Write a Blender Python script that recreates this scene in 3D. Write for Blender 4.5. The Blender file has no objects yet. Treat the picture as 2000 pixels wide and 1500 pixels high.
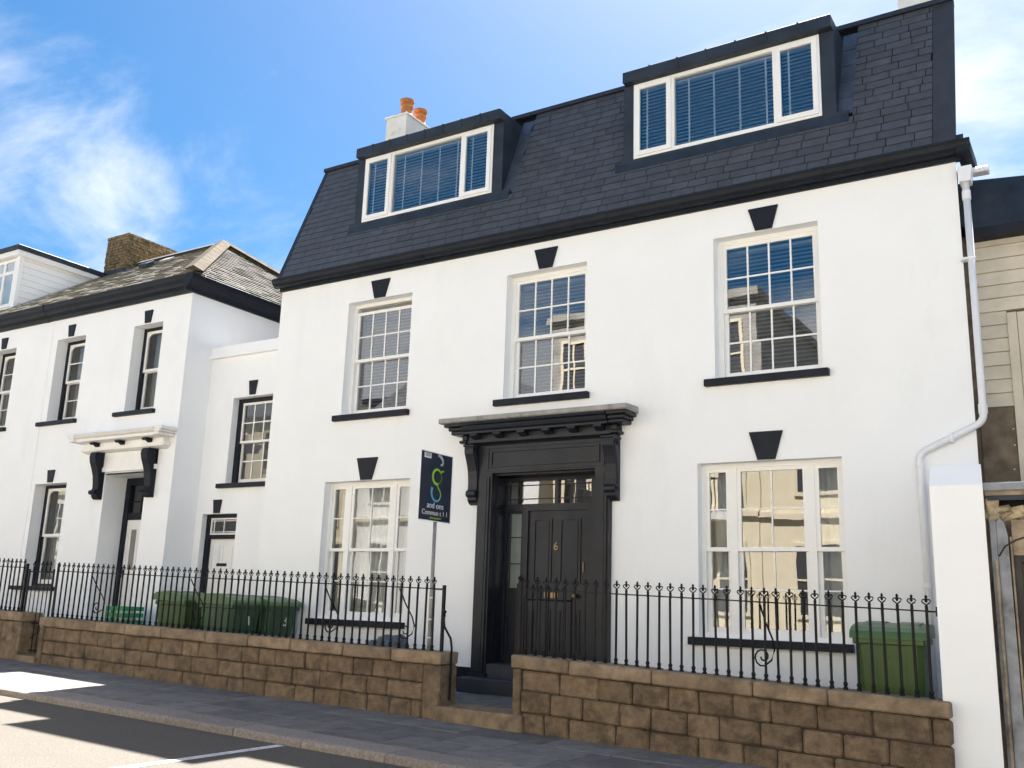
import bpy, math, random
from mathutils import Matrix, Vector, Euler
R = math.radians
random.seed(7)
scn = bpy.context.scene

# ------------------------------------------------------------------ camera, sky, sun, exposure
cam_d = bpy.data.cameras.new('camera'); cam = bpy.data.objects.new('camera', cam_d)
scn.collection.objects.link(cam); scn.camera = cam
YAW, PITCH, ROLL = R(32.307), R(12.899), R(1.919)
cy, sy, cp, sp = math.cos(YAW), math.sin(YAW), math.cos(PITCH), math.sin(PITCH)
fwd = Vector((-sy*cp, cy*cp, sp)); rgt0 = Vector((cy, sy, 0)); up0 = rgt0.cross(fwd)
rgt = rgt0*math.cos(ROLL) + up0*math.sin(ROLL); upv = -rgt0*math.sin(ROLL) + up0*math.cos(ROLL)
cam.matrix_world = Matrix(((rgt.x, upv.x, -fwd.x, 11.109), (rgt.y, upv.y, -fwd.y, -10.528),
                           (rgt.z, upv.z, -fwd.z, 1.1885), (0, 0, 0, 1)))
cam_d.sensor_width = 36; cam_d.lens = 33.728; cam_d.clip_start = .05; cam_d.clip_end = 3000

SUN_EL, SUN_AZ = 59.0, -7.0            # azimuth from +Y (behind the houses) towards +X
sdir = Vector((math.sin(R(SUN_AZ))*math.cos(R(SUN_EL)), math.cos(R(SUN_AZ))*math.cos(R(SUN_EL)), math.sin(R(SUN_EL))))
sun_d = bpy.data.lights.new('sun', 'SUN'); sun_d.energy = 5.0; sun_d.angle = R(.53); sun_d.color = (1, .965, .92)
sun = bpy.data.objects.new('sun', sun_d); scn.collection.objects.link(sun)
sun.rotation_euler = sdir.to_track_quat('Z', 'Y').to_euler(); sun.location = (0, 20, 40)

world = bpy.data.worlds.new('World'); scn.world = world; world.use_nodes = True
wt = world.node_tree; wt.nodes.clear()
def wn(t, **k):
    n = wt.nodes.new(t)
    for a, v in k.items(): setattr(n, a, v)
    return n
def lk(a, b): wt.links.new(a, b)
out = wn('ShaderNodeOutputWorld'); bg = wn('ShaderNodeBackground'); bg.inputs[1].default_value = .05
sky = wn('ShaderNodeTexSky', sky_type='NISHITA'); sky.sun_disc = False
sky.sun_elevation = R(SUN_EL); sky.sun_rotation = R(SUN_AZ)
sky.air_density = 1.0; sky.dust_density = 1.5; sky.ozone_density = 2.2; sky.altitude = 20
hs = wn('ShaderNodeHueSaturation'); hs.inputs['Hue'].default_value = .494; hs.inputs['Saturation'].default_value = 1.5; hs.inputs['Value'].default_value = .60
lk(sky.outputs[0], hs.inputs['Color'])
tc = wn('ShaderNodeTexCoord'); sep = wn('ShaderNodeSeparateXYZ'); lk(tc.outputs['Generated'], sep.inputs[0])
mz = wn('ShaderNodeMath', operation='ADD'); lk(sep.outputs[2], mz.inputs[0]); mz.inputs[1].default_value = .22
mzm = wn('ShaderNodeMath', operation='MAXIMUM'); lk(mz.outputs[0], mzm.inputs[0]); mzm.inputs[1].default_value = .05
dx = wn('ShaderNodeMath', operation='DIVIDE'); lk(sep.outputs[0], dx.inputs[0]); lk(mzm.outputs[0], dx.inputs[1])
dy = wn('ShaderNodeMath', operation='DIVIDE'); lk(sep.outputs[1], dy.inputs[0]); lk(mzm.outputs[0], dy.inputs[1])
cmb = wn('ShaderNodeCombineXYZ'); lk(dx.outputs[0], cmb.inputs[0]); lk(dy.outputs[0], cmb.inputs[1])
mp = wn('ShaderNodeMapping'); mp.inputs['Location'].default_value = (11.1638, 13.22642, .72651); mp.inputs['Rotation'].default_value = (0, 0, R(-28)); mp.inputs['Scale'].default_value = (.75, 1.5, 1)
lk(cmb.outputs[0], mp.inputs[0])
n1 = wn('ShaderNodeTexNoise'); n1.inputs['Scale'].default_value = 2.1; n1.inputs['Detail'].default_value = 9; n1.inputs['Roughness'].default_value = .6; n1.inputs['Distortion'].default_value = .35
lk(mp.outputs[0], n1.inputs['Vector'])
n2 = wn('ShaderNodeTexNoise'); n2.inputs['Scale'].default_value = .55; n2.inputs['Detail'].default_value = 2
mp2 = wn('ShaderNodeMapping'); mp2.inputs['Location'].default_value = (8.8011, 3.24535, 0); lk(cmb.outputs[0], mp2.inputs[0]); lk(mp2.outputs[0], n2.inputs['Vector'])
md = wn('ShaderNodeMath', operation='MULTIPLY'); lk(n1.outputs[0], md.inputs[0])
r2 = wn('ShaderNodeMapRange'); lk(n2.outputs[0], r2.inputs[0]); r2.inputs[1].default_value = .38; r2.inputs[2].default_value = .68; r2.inputs[3].default_value = .80; r2.inputs[4].default_value = 1.35
lk(r2.outputs[0], md.inputs[1])
cr = wn('ShaderNodeMapRange'); cr.interpolation_type = 'SMOOTHSTEP'; hz = wn('ShaderNodeMapRange'); hz.interpolation_type = 'SMOOTHSTEP'; lk(sep.outputs[2], hz.inputs[0]); hz.inputs[1].default_value = .52; hz.inputs[2].default_value = .22; hz.inputs[3].default_value = 0; hz.inputs[4].default_value = .17
mh = wn('ShaderNodeMath', operation='ADD'); lk(md.outputs[0], mh.inputs[0]); lk(hz.outputs[0], mh.inputs[1])   # cloud piles up along the flatter lines of sight
lk(mh.outputs[0], cr.inputs[0]); cr.inputs[1].default_value = .47; cr.inputs[2].default_value = .80; cr.inputs[3].default_value = 0; cr.inputs[4].default_value = .9
mxc = wn('ShaderNodeMix', data_type='RGBA'); lk(cr.outputs[0], mxc.inputs[0]); lk(hs.outputs[0], mxc.inputs[6]); mxc.inputs[7].default_value = (4.3, 4.4, 4.55, 1)
lk(mxc.outputs[2], bg.inputs[0]); lk(bg.outputs[0], out.inputs[0])

scn.view_settings.view_transform = 'Standard'; scn.view_settings.look = 'None'
scn.view_settings.exposure = 2.55; scn.view_settings.gamma = 1
scn.render.engine = 'CYCLES'
try:
    scn.cycles.max_bounces = 8; scn.cycles.diffuse_bounces = 5; scn.cycles.glossy_bounces = 4; scn.cycles.transparent_max_bounces = 12
    scn.cycles.use_denoising = True; scn.cycles.sample_clamp_indirect = 6
except Exception: pass

# ------------------------------------------------------------------ materials
def material(name, col, rough=.6, var=.12, scale=3.0, col2=None, bump=0., bscale=40., bdetail=4, metal=0., spec=.5, rand=0., streak=0., dirt=None, dscale=1.2, dlo=.55, dhi=.75, distort=0.):
    m = bpy.data.materials.new(name); m.use_nodes = True; nt = m.node_tree; N = nt.nodes; L = nt.links
    b = N['Principled BSDF']; b.inputs['Roughness'].default_value = rough; b.inputs['Metallic'].default_value = metal
    b.inputs['Specular IOR Level'].default_value = spec
    g = N.new('ShaderNodeNewGeometry')
    no = N.new('ShaderNodeTexNoise'); no.inputs['Scale'].default_value = scale; no.inputs['Detail'].default_value = 6; no.inputs['Roughness'].default_value = .6
    L.new(g.outputs['Position'], no.inputs['Vector'])
    c2 = col2 if col2 else tuple(max(0, c*(1-var*2)) for c in col)
    c1 = tuple(min(1, c*(1+(var if not col2 else 0))) for c in col)
    rm = N.new('ShaderNodeMapRange'); L.new(no.outputs[0], rm.inputs[0]); rm.inputs[1].default_value = .3; rm.inputs[2].default_value = .7
    mx = N.new('ShaderNodeMix'); mx.data_type = 'RGBA'; L.new(rm.outputs[0], mx.inputs[0]); mx.inputs[6].default_value = (*c1, 1); mx.inputs[7].default_value = (*c2, 1)
    last = mx.outputs[2]
    if dirt:
        nd = N.new('ShaderNodeTexNoise'); nd.inputs['Scale'].default_value = dscale; nd.inputs['Detail'].default_value = 7; nd.inputs['Roughness'].default_value = .65
        if streak:
            mpn = N.new('ShaderNodeMapping'); mpn.inputs['Scale'].default_value = (1, 1, streak); L.new(g.outputs['Position'], mpn.inputs[0]); L.new(mpn.outputs[0], nd.inputs['Vector'])
        else: L.new(g.outputs['Position'], nd.inputs['Vector'])
        rd = N.new('ShaderNodeMapRange'); L.new(nd.outputs[0], rd.inputs[0]); rd.inputs[1].default_value = dlo; rd.inputs[2].default_value = dhi
        mxd = N.new('ShaderNodeMix'); mxd.data_type = 'RGBA'; L.new(rd.outputs[0], mxd.inputs[0]); L.new(last, mxd.inputs[6]); mxd.inputs[7].default_value = (*dirt, 1)
        last = mxd.outputs[2]
    if rand:
        oi = N.new('ShaderNodeObjectInfo'); rr = N.new('ShaderNodeMapRange'); L.new(oi.outputs['Random'], rr.inputs[0]); rr.inputs[3].default_value = 1-rand; rr.inputs[4].default_value = 1+rand
        hv = N.new('ShaderNodeHueSaturation'); L.new(last, hv.inputs['Color']); L.new(rr.outputs[0], hv.inputs['Value']); last = hv.outputs[0]
    L.new(last, b.inputs['Base Color'])
    if bump:
        nb = N.new('ShaderNodeTexNoise'); nb.inputs['Scale'].default_value = bscale; nb.inputs['Detail'].default_value = bdetail; nb.inputs['Distortion'].default_value = distort
        L.new(g.outputs['Position'], nb.inputs['Vector'])
        bp = N.new('ShaderNodeBump'); bp.inputs['Strength'].default_value = bump; bp.inputs['Distance'].default_value = .02
        L.new(nb.outputs[0], bp.inputs['Height']); L.new(bp.outputs[0], b.inputs['Normal'])
        rn = N.new('ShaderNodeMapRange'); L.new(no.outputs[0], rn.inputs[0]); rn.inputs[3].default_value = max(.05, rough-.12); rn.inputs[4].default_value = min(1, rough+.12); L.new(rn.outputs[0], b.inputs['Roughness'])
    return m
M = {}
M['render'] = material('white_render', (.855, .868, .88), .85, .012, 1.5, bump=.06, bscale=60, dirt=(.775, .782, .785), dscale=1.3, streak=.35, dlo=.56, dhi=.85)
M['reveal'] = M['render']
M['upvc'] = material('white_plastic', (.82, .82, .81), .35, .015, 4)
M['whitepaint'] = material('white_gloss_paint', (.80, .79, .77), .4, .03, 5, dirt=(.55, .52, .46), dscale=7, dlo=.62, dhi=.85)
M['navy'] = material('navy_paint', (.0095, .013, .021), .55, .12, 5, bump=.04, bscale=50, spec=.22)
M['blackpaint'] = material('black_door_paint', (.0130, .0160, .0240), .40, .12, 4, bump=.03, bscale=60, spec=.3)
M['lead'] = material('dark_lead', (.024, .033, .049), .5, .2, 3, bump=.12, bscale=6, bdetail=3, spec=.3)
M['lead2'] = material('lead_flashing', (.05, .064, .09), .36, .22, 5, bump=.25, bscale=9, bdetail=2)
M['slate'] = material('dark_slate', (.062, .066, .077), .55, .10, 6, bump=.08, bscale=35, rand=.13)
M['slateflat'] = material('slate_verge', (.034, .037, .045), .6, .12, 5)
M['stonegrey'] = material('grey_lead_cap', (.33, .32, .30), .7, .12, 6, dirt=(.14, .13, .11), dscale=9, bump=.1)
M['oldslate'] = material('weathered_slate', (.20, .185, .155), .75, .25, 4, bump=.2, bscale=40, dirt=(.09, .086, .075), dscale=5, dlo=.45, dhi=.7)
M['oldslate_sunside'] = material('sun_toned_weathered_slate', (.080, .075, .065), .8, .2, 5, bump=.2, bscale=40, dirt=(.045, .041, .035), dscale=8, spec=.08)  # same roof slate, colour darkened to offset direct sun on the side slope
M['hip'] = material('hip_tile', (.075, .062, .045), .9, .15, 5, bump=.1, spec=.08)
M['brick'] = material('old_chimney_brick', (.34, .23, .10), .9, .4, 11, col2=(.085, .06, .04), bump=.4, bscale=30, rand=.2, dirt=(.07, .065, .03), dscale=5, dlo=.5, dhi=.7)
M['brickjoint'] = material('chimney_mortar', (.05, .042, .03), .95, .2, 10)
M['terracotta'] = material('terracotta', (.47, .17, .05), .75, .15, 9, dirt=(.25, .13, .05), dscale=8)
M['chimrender'] = material('chimney_render', (.72, .71, .68), .9, .05, 4, dirt=(.30, .31, .20), dscale=3, dlo=.6, dhi=.85)
M['stone'] = material('brown_sandstone', (.230, .160, .096), .88, .3, 13, col2=(.128, .088, .053), bump=1.0, bscale=26, bdetail=3, distort=2.5, rand=.16, dirt=(.055, .039, .026), dscale=5.5, dlo=.47, dhi=.72)
M['coping'] = material('coping_sandstone', (.245, .178, .114), .85, .25, 6, bump=.6, bscale=20, bdetail=3, distort=2, rand=.15, dirt=(.10, .072, .046), dscale=4, dlo=.52, dhi=.8)
M['mortar'] = material('dark_mortar', (.045, .034, .023), .95, .3, 14, bump=.3)
M['iron'] = material('black_iron', (.006, .006, .007), .5, .2, 20, spec=.22)
M['asphalt'] = material('worn_asphalt', (.112, .098, .079), .92, .30, 85, bump=.5, bscale=260, bdetail=2, dirt=(.086, .077, .064), dscale=1.6, dlo=.45, dhi=.75)
M['paver'] = material('grey_flagstone', (.158, .149, .137), .85, .12, 5, bump=.15, bscale=90, rand=.22, dirt=(.10, .093, .085), dscale=2.5, dlo=.48, dhi=.75)
M['kerb'] = material('granite_kerb', (.24, .205, .18), .85, .2, 45, bump=.35, bscale=120, rand=.1)
M['joint'] = material('paving_joint', (.022, .02, .018), .95, .2, 20)
M['linepaint'] = material('white_road_paint', (.62, .61, .58), .8, .15, 25, dirt=(.22, .21, .19), dscale=14, dlo=.55, dhi=.7)
M['court'] = material('courtyard_concrete', (.26, .25, .235), .9, .15, 6, bump=.2, bscale=70)
M['binlight'] = material('green_bin_plastic', (.052, .100, .026), .45, .1, 3)
M['bindark'] = material('dark_green_bin_plastic', (.028, .085, .036), .45, .12, 3)
M['binlid'] = material('green_bin_lid', (.075, .16, .06), .42, .1, 3)
M['crate'] = material('bright_green_plastic', (.02, .28, .10), .4, .08, 6)
M['rubber'] = material('rubber', (.02, .02, .02), .8, .1, 9)
M['marking'] = material('white_number_paint', (.75, .77, .75), .6, .05, 9)
M['brass'] = material('brass', (.30, .20, .10), .45, .1, 9, metal=.9)
M['grey_pole'] = material('galvanised_pole', (.30, .29, .27), .5, .15, 10, metal=.3)
M['signnavy'] = material('sign_navy', (.016, .024, .052), .4, .1, 4)
M['signwhite'] = material('sign_white', (.72, .78, .85), .5, .05, 8)
M['signgrey'] = material('sign_grey_patch', (.42, .44, .46), .6, .1, 20)
M['signlime'] = material('sign_lime', (.33, .55, .03), .5, .05, 8)
M['cream'] = material('cream_boards', (.62, .56, .46), .7, .08, 3, dirt=(.45, .37, .26), dscale=4, dlo=.58, dhi=.85, rand=.05)
M['brownpanel'] = material('weathered_brown_panel', (.17, .13, .09), .85, .3, 4, bump=.3, bscale=12, dirt=(.09, .07, .05), dscale=3)
M['oldwood'] = material('weathered_timber', (.33, .26, .18), .85, .3, 6, bump=.3, bscale=25, dirt=(.10, .08, .06), dscale=5)
M['greywood'] = material('grey_boards', (.27, .28, .30), .8, .2, 6, bump=.2, bscale=25, dirt=(.14, .12, .10), dscale=6)
M['tanrubble'] = material('torn_plaster', (.50, .40, .26), .9, .25, 10, bump=.6, bscale=30)
M['pipe'] = material('white_pipe', (.76, .77, .80), .35, .03, 4)
M['room'] = material('room_interior', (.22, .21, .20), .9, .1, 2)
M['doorwhite'] = material('white_door', (.78, .78, .78), .45, .02, 5)
M['blind'] = material('venetian_blind', (.58, .60, .63), .5, .05, 4)
M['tape'] = material('blind_tape', (.80, .82, .84), .6, .03, 4)
M['curtain'] = material('net_curtain', (.56, .56, .53), .9, .05, 6)
M['bag'] = material('grey_plastic_bag', (.10, .115, .135), .45, .3, 12, bump=.5, bscale=14)
M['creamwall'] = material('cream_stucco', (.76, .67, .49), .85, .05, 2, dirt=(.66, .57, .42), dscale=1.5, dlo=.55, dhi=.85)
M['palewall'] = material('pale_stucco', (.80, .785, .75), .85, .05, 2)
M['greywall'] = material('shaded_grey_wall', (.34, .32, .29), .9, .15, 2, dirt=(.2, .19, .17), dscale=2)  # slate grey of the far top storey, its shade put into the colour
M['darkroof'] = material('far_roof_slate', (.11, .11, .12), .7, .2, 5)
M['grass'] = material('rough_ground', (.12, .13, .07), .95, .3, 1)
M['creamtrim'] = material('cream_trim', (.72, .64, .48), .7, .05, 3)
M['oldcurtain'] = material('grey_curtain', (.36, .36, .34), .9, .08, 6)
M['moss'] = material('weed_leaf', (.06, .10, .03), .7, .2, 20)

def glass(name, mult=1.7, base=0.0, tint=(.86, .90, .92)):
    m = bpy.data.materials.new(name); m.use_nodes = True; nt = m.node_tree; N = nt.nodes; L = nt.links; N.clear()
    o = N.new('ShaderNodeOutputMaterial'); mx = N.new('ShaderNodeMixShader'); t = N.new('ShaderNodeBsdfTransparent'); gl = N.new('ShaderNodeBsdfGlossy'); fr = N.new('ShaderNodeFresnel')
    t.inputs[0].default_value = (*tint, 1); gl.inputs[0].default_value = (1, 1, 1, 1); gl.inputs['Roughness'].default_value = .004; fr.inputs[0].default_value = 1.52
    ma = N.new('ShaderNodeMath'); ma.operation = 'MULTIPLY_ADD'; ma.use_clamp = True; L.new(fr.outputs[0], ma.inputs[0]); ma.inputs[1].default_value = mult; ma.inputs[2].default_value = base
    g = N.new('ShaderNodeNewGeometry'); nz = N.new('ShaderNodeTexNoise'); nz.inputs['Scale'].default_value = 2.2; nz.inputs['Detail'].default_value = 1; L.new(g.outputs['Position'], nz.inputs['Vector'])
    bp = N.new('ShaderNodeBump'); bp.inputs['Strength'].default_value = .014; bp.inputs['Distance'].default_value = .05; L.new(nz.outputs[0], bp.inputs['Height']); L.new(bp.outputs[0], gl.inputs['Normal'])
    L.new(ma.outputs[0], mx.inputs[0]); L.new(t.outputs[0], mx.inputs[1]); L.new(gl.outputs[0], mx.inputs[2]); L.new(mx.outputs[0], o.inputs[0])
    return m
M['glass'] = glass('double_glazing', 2.0, .07)
M['glass_coated'] = glass('coated_double_glazing', 2.0, .13, (.72, .78, .82))
M['glass_old'] = glass('old_glass', 1.3, .0)
M['glass_net'] = glass('clear_double_glazing', 1.6, .02)
M['linkroof'] = material('dark_felt', (.04, .04, .042), .9, .15, 4)

# ------------------------------------------------------------------ mesh helpers
class MB:
    def __init__(s): s.v = []; s.f = []
    def add(s, vs, fs):
        k = len(s.v); s.v += [tuple(v) for v in vs]; s.f += [tuple(i+k for i in f) for f in fs]; return s
    def box(s, x0, x1, y0, y1, z0, z1):
        return s.add([(x, y, z) for x in (x0, x1) for y in (y0, y1) for z in (z0, z1)],
                     [(0, 1, 3, 2), (4, 6, 7, 5), (0, 4, 5, 1), (2, 3, 7, 6), (0, 2, 6, 4), (1, 5, 7, 3)])
    def cbox(s, x0, x1, y0, y1, z0, z1, c=.006, jit=0., shear=0., xr=0.):
        """box with chamfered edges; jit moves corners, shear tilts it along x"""
        cx, cy, cz = (x0+x1)/2, (y0+y1)/2, (z0+z1)/2; hx, hy, hz = (x1-x0)/2, (y1-y0)/2, (z1-z0)/2
        c = min(c, hx*.45, hy*.45, hz*.45); V = []; idx = {}
        for a in (-1, 1):
            for b in (-1, 1):
                for d in (-1, 1):
                    j = [random.uniform(-jit, jit) for _ in range(3)]
                    for k, (ex, ey, ez) in enumerate(((0, 1, 1), (1, 0, 1), (1, 1, 0))):
                        idx[a, b, d, k] = len(V)
                        V.append((cx+a*(hx-c*ex)+j[0], cy+b*(hy-c*ey)+j[1], cz+d*(hz-c*ez)+j[2]))
        F = []
        for k in range(3):
            for sg in (-1, 1):
                q = []
                for u, w in ((-1, -1), (1, -1), (1, 1), (-1, 1)):
                    t = [u, w]; t.insert(k, sg); q.append(idx[t[0], t[1], t[2], k])
                F.append(tuple(q))
        for k in range(3):
            k1, k2 = (k+1) % 3, (k+2) % 3
            for u in (-1, 1):
                for w in (-1, 1):
                    def ii(e, kk):
                        t = [0, 0, 0]; t[k] = e; t[k1] = u; t[k2] = w; return idx[t[0], t[1], t[2], kk]
                    F.append((ii(-1, k1), ii(1, k1), ii(1, k2), ii(-1, k2)))
        for a in (-1, 1):
            for b in (-1, 1):
                for d in (-1, 1): F.append(tuple(idx[a, b, d, k] for k in range(3)))
        if shear: V = [(x, y, z-shear*(x-xr)) for x, y, z in V]
        return s.add(V, F)
    def prism(s, prof, x0, x1, axis='x'):
        """closed profile of (a, b) pairs extruded along an axis: x -> (y,z), y -> (x,z), z -> (x,y)"""
        n = len(prof)
        def P(t, a, b): return (t, a, b) if axis == 'x' else (a, t, b) if axis == 'y' else (a, b, t)
        V = [P(x0, a, b) for a, b in prof] + [P(x1, a, b) for a, b in prof]
        F = [(i, (i+1) % n, n+(i+1) % n, n+i) for i in range(n)] + [tuple(range(n)), tuple(range(2*n-1, n-1, -1))]
        return s.add(V, F)
    def tube(s, pts, r, n=8, cap=True):
        pts = [Vector(p) for p in pts]; V = []; F = []; rs = r if isinstance(r, (list, tuple)) else [r]*len(pts)
        ref = Vector((.31, .17, .93))
        for i, p in enumerate(pts):
            t = (pts[min(i+1, len(pts)-1)]-pts[max(i-1, 0)]).normalized()
            if abs(t.dot(ref)) > .97: ref = Vector((.9, .3, .1))
            a = t.cross(ref).normalized(); b = t.cross(a)
            for k in range(n):
                w = 2*math.pi*k/n; V.append(p+(a*math.cos(w)+b*math.sin(w))*rs[i])
        for i in range(len(pts)-1):
            for k in range(n): F.append((i*n+k, i*n+(k+1) % n, (i+1)*n+(k+1) % n, (i+1)*n+k))
        if cap: F += [tuple(range(n)), tuple(range(len(V)-1, len(V)-n-1, -1))]
        return s.add(V, F)
    def lathe(s, prof, cx, cy, n=16):
        V = [(cx+r*math.cos(2*math.pi*k/n), cy+r*math.sin(2*math.pi*k/n), z) for r, z in prof for k in range(n)]
        F = [(i*n+k, i*n+(k+1) % n, (i+1)*n+(k+1) % n, (i+1)*n+k) for i in range(len(prof)-1) for k in range(n)]
        F += [tuple(range(n)), tuple(range(len(V)-1, len(V)-n-1, -1))]
        return s.add(V, F)
    def mesh(s, name):
        if name == 'pane':                        # a lone quad keeps the winding it was drawn with (facing the street)
            me = bpy.data.meshes.new(name); me.from_pydata(s.v, [], s.f); me.update(); return me
        me = bpy.data.meshes.new(name); me.from_pydata(s.v, [], s.f); me.update()
        import bmesh
        b = bmesh.new(); b.from_mesh(me); bmesh.ops.recalc_face_normals(b, faces=b.faces); b.to_mesh(me); b.free()
        return me
BASE = {}
def link(o, parent=None):
    scn.collection.objects.link(o)
    if parent:
        o.parent = parent
        bl = BASE.get(parent.name)
        if bl is not None: o.matrix_parent_inverse = bl.inverted()
    return o
def tag(o, label=None, cat=None, group=None, kind=None):
    if label: o['label'] = label
    if cat: o['category'] = cat
    if group: o['group'] = group
    if kind: o['kind'] = kind
    return o
def empty(name, loc, label, cat, group=None):
    o = bpy.data.objects.new(name, None); scn.collection.objects.link(o); o.location = loc; o.empty_display_size = .2
    BASE[o.name] = Matrix.Translation(Vector(loc)); return tag(o, label, cat, group)
def ob(name, mb, mat, parent=None, loc=None, rot=None, scale=None, kind=None, smooth=False):
    me = mb if isinstance(mb, bpy.types.Mesh) else mb.mesh(name)
    m = M[mat] if isinstance(mat, str) else mat
    if not me.materials: me.materials.append(m)
    if smooth: me.polygons.foreach_set('use_smooth', [True]*len(me.polygons))
    o = bpy.data.objects.new(name, me); link(o, parent)
    mt = Matrix.LocRotScale(Vector(loc or (0, 0, 0)), Euler(rot) if rot else None, Vector(scale) if scale else None)
    if loc or rot or scale:
        o.location = loc or (0, 0, 0)
        if rot: o.rotation_euler = rot
        if scale: o.scale = scale
        BASE[o.name] = mt
    if kind: o['kind'] = kind
    return o

def wall_face(mb, x0, x1, z0, z1, y, holes, depth):
    """front sheet at y with rectangular openings and reveals going back by depth (holes: x0,x1,z0,z1[,depth])"""
    xs = sorted({x0, x1, *[h[0] for h in holes], *[h[1] for h in holes]}); zs = sorted({z0, z1, *[h[2] for h in holes], *[h[3] for h in holes]})
    for i in range(len(xs)-1):
        for j in range(len(zs)-1):
            xm, zm = (xs[i]+xs[i+1])/2, (zs[j]+zs[j+1])/2
            if any(h[0] < xm < h[1] and h[2] < zm < h[3] for h in holes): continue
            mb.add([(xs[i], y, zs[j]), (xs[i+1], y, zs[j]), (xs[i+1], y, zs[j+1]), (xs[i], y, zs[j+1])], [(0, 1, 2, 3)])
    for h in holes:
        d = h[4] if len(h) > 4 else depth; a, b, c, e = h[:4]; Y = y+d
        for q in ([(a, y, c), (a, Y, c), (a, Y, e), (a, y, e)], [(b, y, c), (b, Y, c), (b, Y, e), (b, y, e)],
                  [(a, y, e), (b, y, e), (b, Y, e), (a, Y, e)], [(a, y, c), (b, y, c), (b, Y, c), (a, Y, c)]): mb.add(q, [(0, 1, 2, 3)])
    return mb

def frame_box(mb, x0, x1, z0, z1, y0, y1, w, wb=None, wt_=None):
    wb = w if wb is None else wb; wt_ = w if wt_ is None else wt_
    mb.box(x0, x0+w, y0, y1, z0, z1); mb.box(x1-w, x1, y0, y1, z0, z1)
    mb.box(x0+w, x1-w, y0, y1, z0, z0+wb); mb.box(x0+w, x1-w, y0, y1, z1-wt_, z1); return mb

def pane(parent, x0, x1, z0, z1, y, mat):
    cx, cz = (x0+x1)/2, (z0+z1)/2; hx, hz = (x1-x0)/2, (z1-z0)/2
    tx, tz = random.gauss(0, .0012), random.gauss(0, .0012)
    mb = MB().add([(cx+a*hx, y+a*hx*tx+b*hz*tz, cz+b*hz) for a, b in ((-1, -1), (1, -1), (1, 1), (-1, 1))], [(0, 1, 2, 3)])
    return ob('pane', mb, mat, parent)

def sash(parent, x0, x1, z0, z1, y, st, cols, rows, mat, gmat, bar=.018, bot=None, name='sash', arch=False):
    """one glazed sash: frame with stile width st, glazing bars, panes; front at y"""
    bot = bot or st; s = ob(name, frame_box(MB(), x0, x1, z0, z1, y, y+.04, st, bot), mat, parent)
    gx0, gx1, gz0, gz1 = x0+st, x1-st, z0+bot, z1-st
    for i in range(1, cols):
        x = gx0+(gx1-gx0)*i/cols; ob('glazing_bar', MB().box(x-bar/2, x+bar/2, y+.006, y+.03, gz0, gz1), mat, parent)
    for j in range(1, rows):
        z = gz0+(gz1-gz0)*j/rows; ob('glazing_bar', MB().box(gx0, gx1, y+.0085, y+.0275, z-bar/2, z+bar/2), mat, parent)
    for i in range(cols):
        for j in range(rows):
            a0 = gx0+(gx1-gx0)*i/cols+(bar/2 if i else 0); a1 = gx0+(gx1-gx0)*(i+1)/cols-(bar/2 if i < cols-1 else 0)
            b0 = gz0+(gz1-gz0)*j/rows+(bar/2 if j else 0); b1 = gz0+(gz1-gz0)*(j+1)/rows-(bar/2 if j < rows-1 else 0)
            pane(parent, a0, a1, b0, b1, y+.018, gmat)
    return s

def blind(parent, x0, x1, z0, z1, y, tapes, pitch=.05, slat=.034, tilt=-15):
    mb = MB(); z = z1-.05; c, s_ = math.cos(R(tilt))*slat/2, math.sin(R(tilt))*slat/2
    mb.box(x0, x1, y-.02, y+.02, z1-.035, z1)
    while z > z0+.03:
        dz = random.gauss(0, .0015)
        for sgn in (1,):
            mb.add([(x0, y-c, z-s_+dz), (x1, y-c, z-s_-dz), (x1, y+c, z+s_-dz), (x0, y+c, z+s_+dz)], [(0, 1, 2, 3)])
        z -= pitch
    ob('blind', mb, 'blind', parent, kind='stuff')
    for t in tapes:
        ob('blind_tape', MB().box(t-.011, t+.011, y-.030, y-.028, z0+.01, z1-.02), 'tape', parent)

def curtain(parent, x0, x1, z0, z1, y, amp=.03, per=.11, mat='curtain'):
    mb = MB(); n = int((x1-x0)/per*8); V = []; 
    for i in range(n+1):
        x = x0+(x1-x0)*i/n; yy = y+amp*math.sin(x/per*6.28+1.3*math.sin(x*7))
        V += [(x, yy, z0), (x, yy*.7+y*.3, z1)]
    mb.add(V, [(2*i, 2*i+2, 2*i+3, 2*i+1) for i in range(n)])
    ob('curtain', mb, mat, parent, smooth=True)

def keystone(parent, xc, z0, z1, wt_, wb, y=0., mat='navy', d=.022):
    ob('keystone', MB().prism([(xc-wb/2, z0), (xc+wb/2, z0), (xc+wt_/2, z1), (xc-wt_/2, z1)], y-d, y+.02, 'y'), mat, parent)

def tri_prism_text(txt, size, depth=.004, font_scale=(1, 1)):
    cu = bpy.data.curves.new('lettering', 'FONT'); cu.body = txt; cu.size = size; cu.extrude = depth; cu.align_x = 'CENTER'; cu.align_y = 'CENTER'
    o = bpy.data.objects.new('tmp', cu); scn.collection.objects.link(o)
    dg = bpy.context.evaluated_depsgraph_get(); me = bpy.data.meshes.new_from_object(o.evaluated_get(dg))
    bpy.data.objects.remove(o); me.materials.clear(); return me

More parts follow.
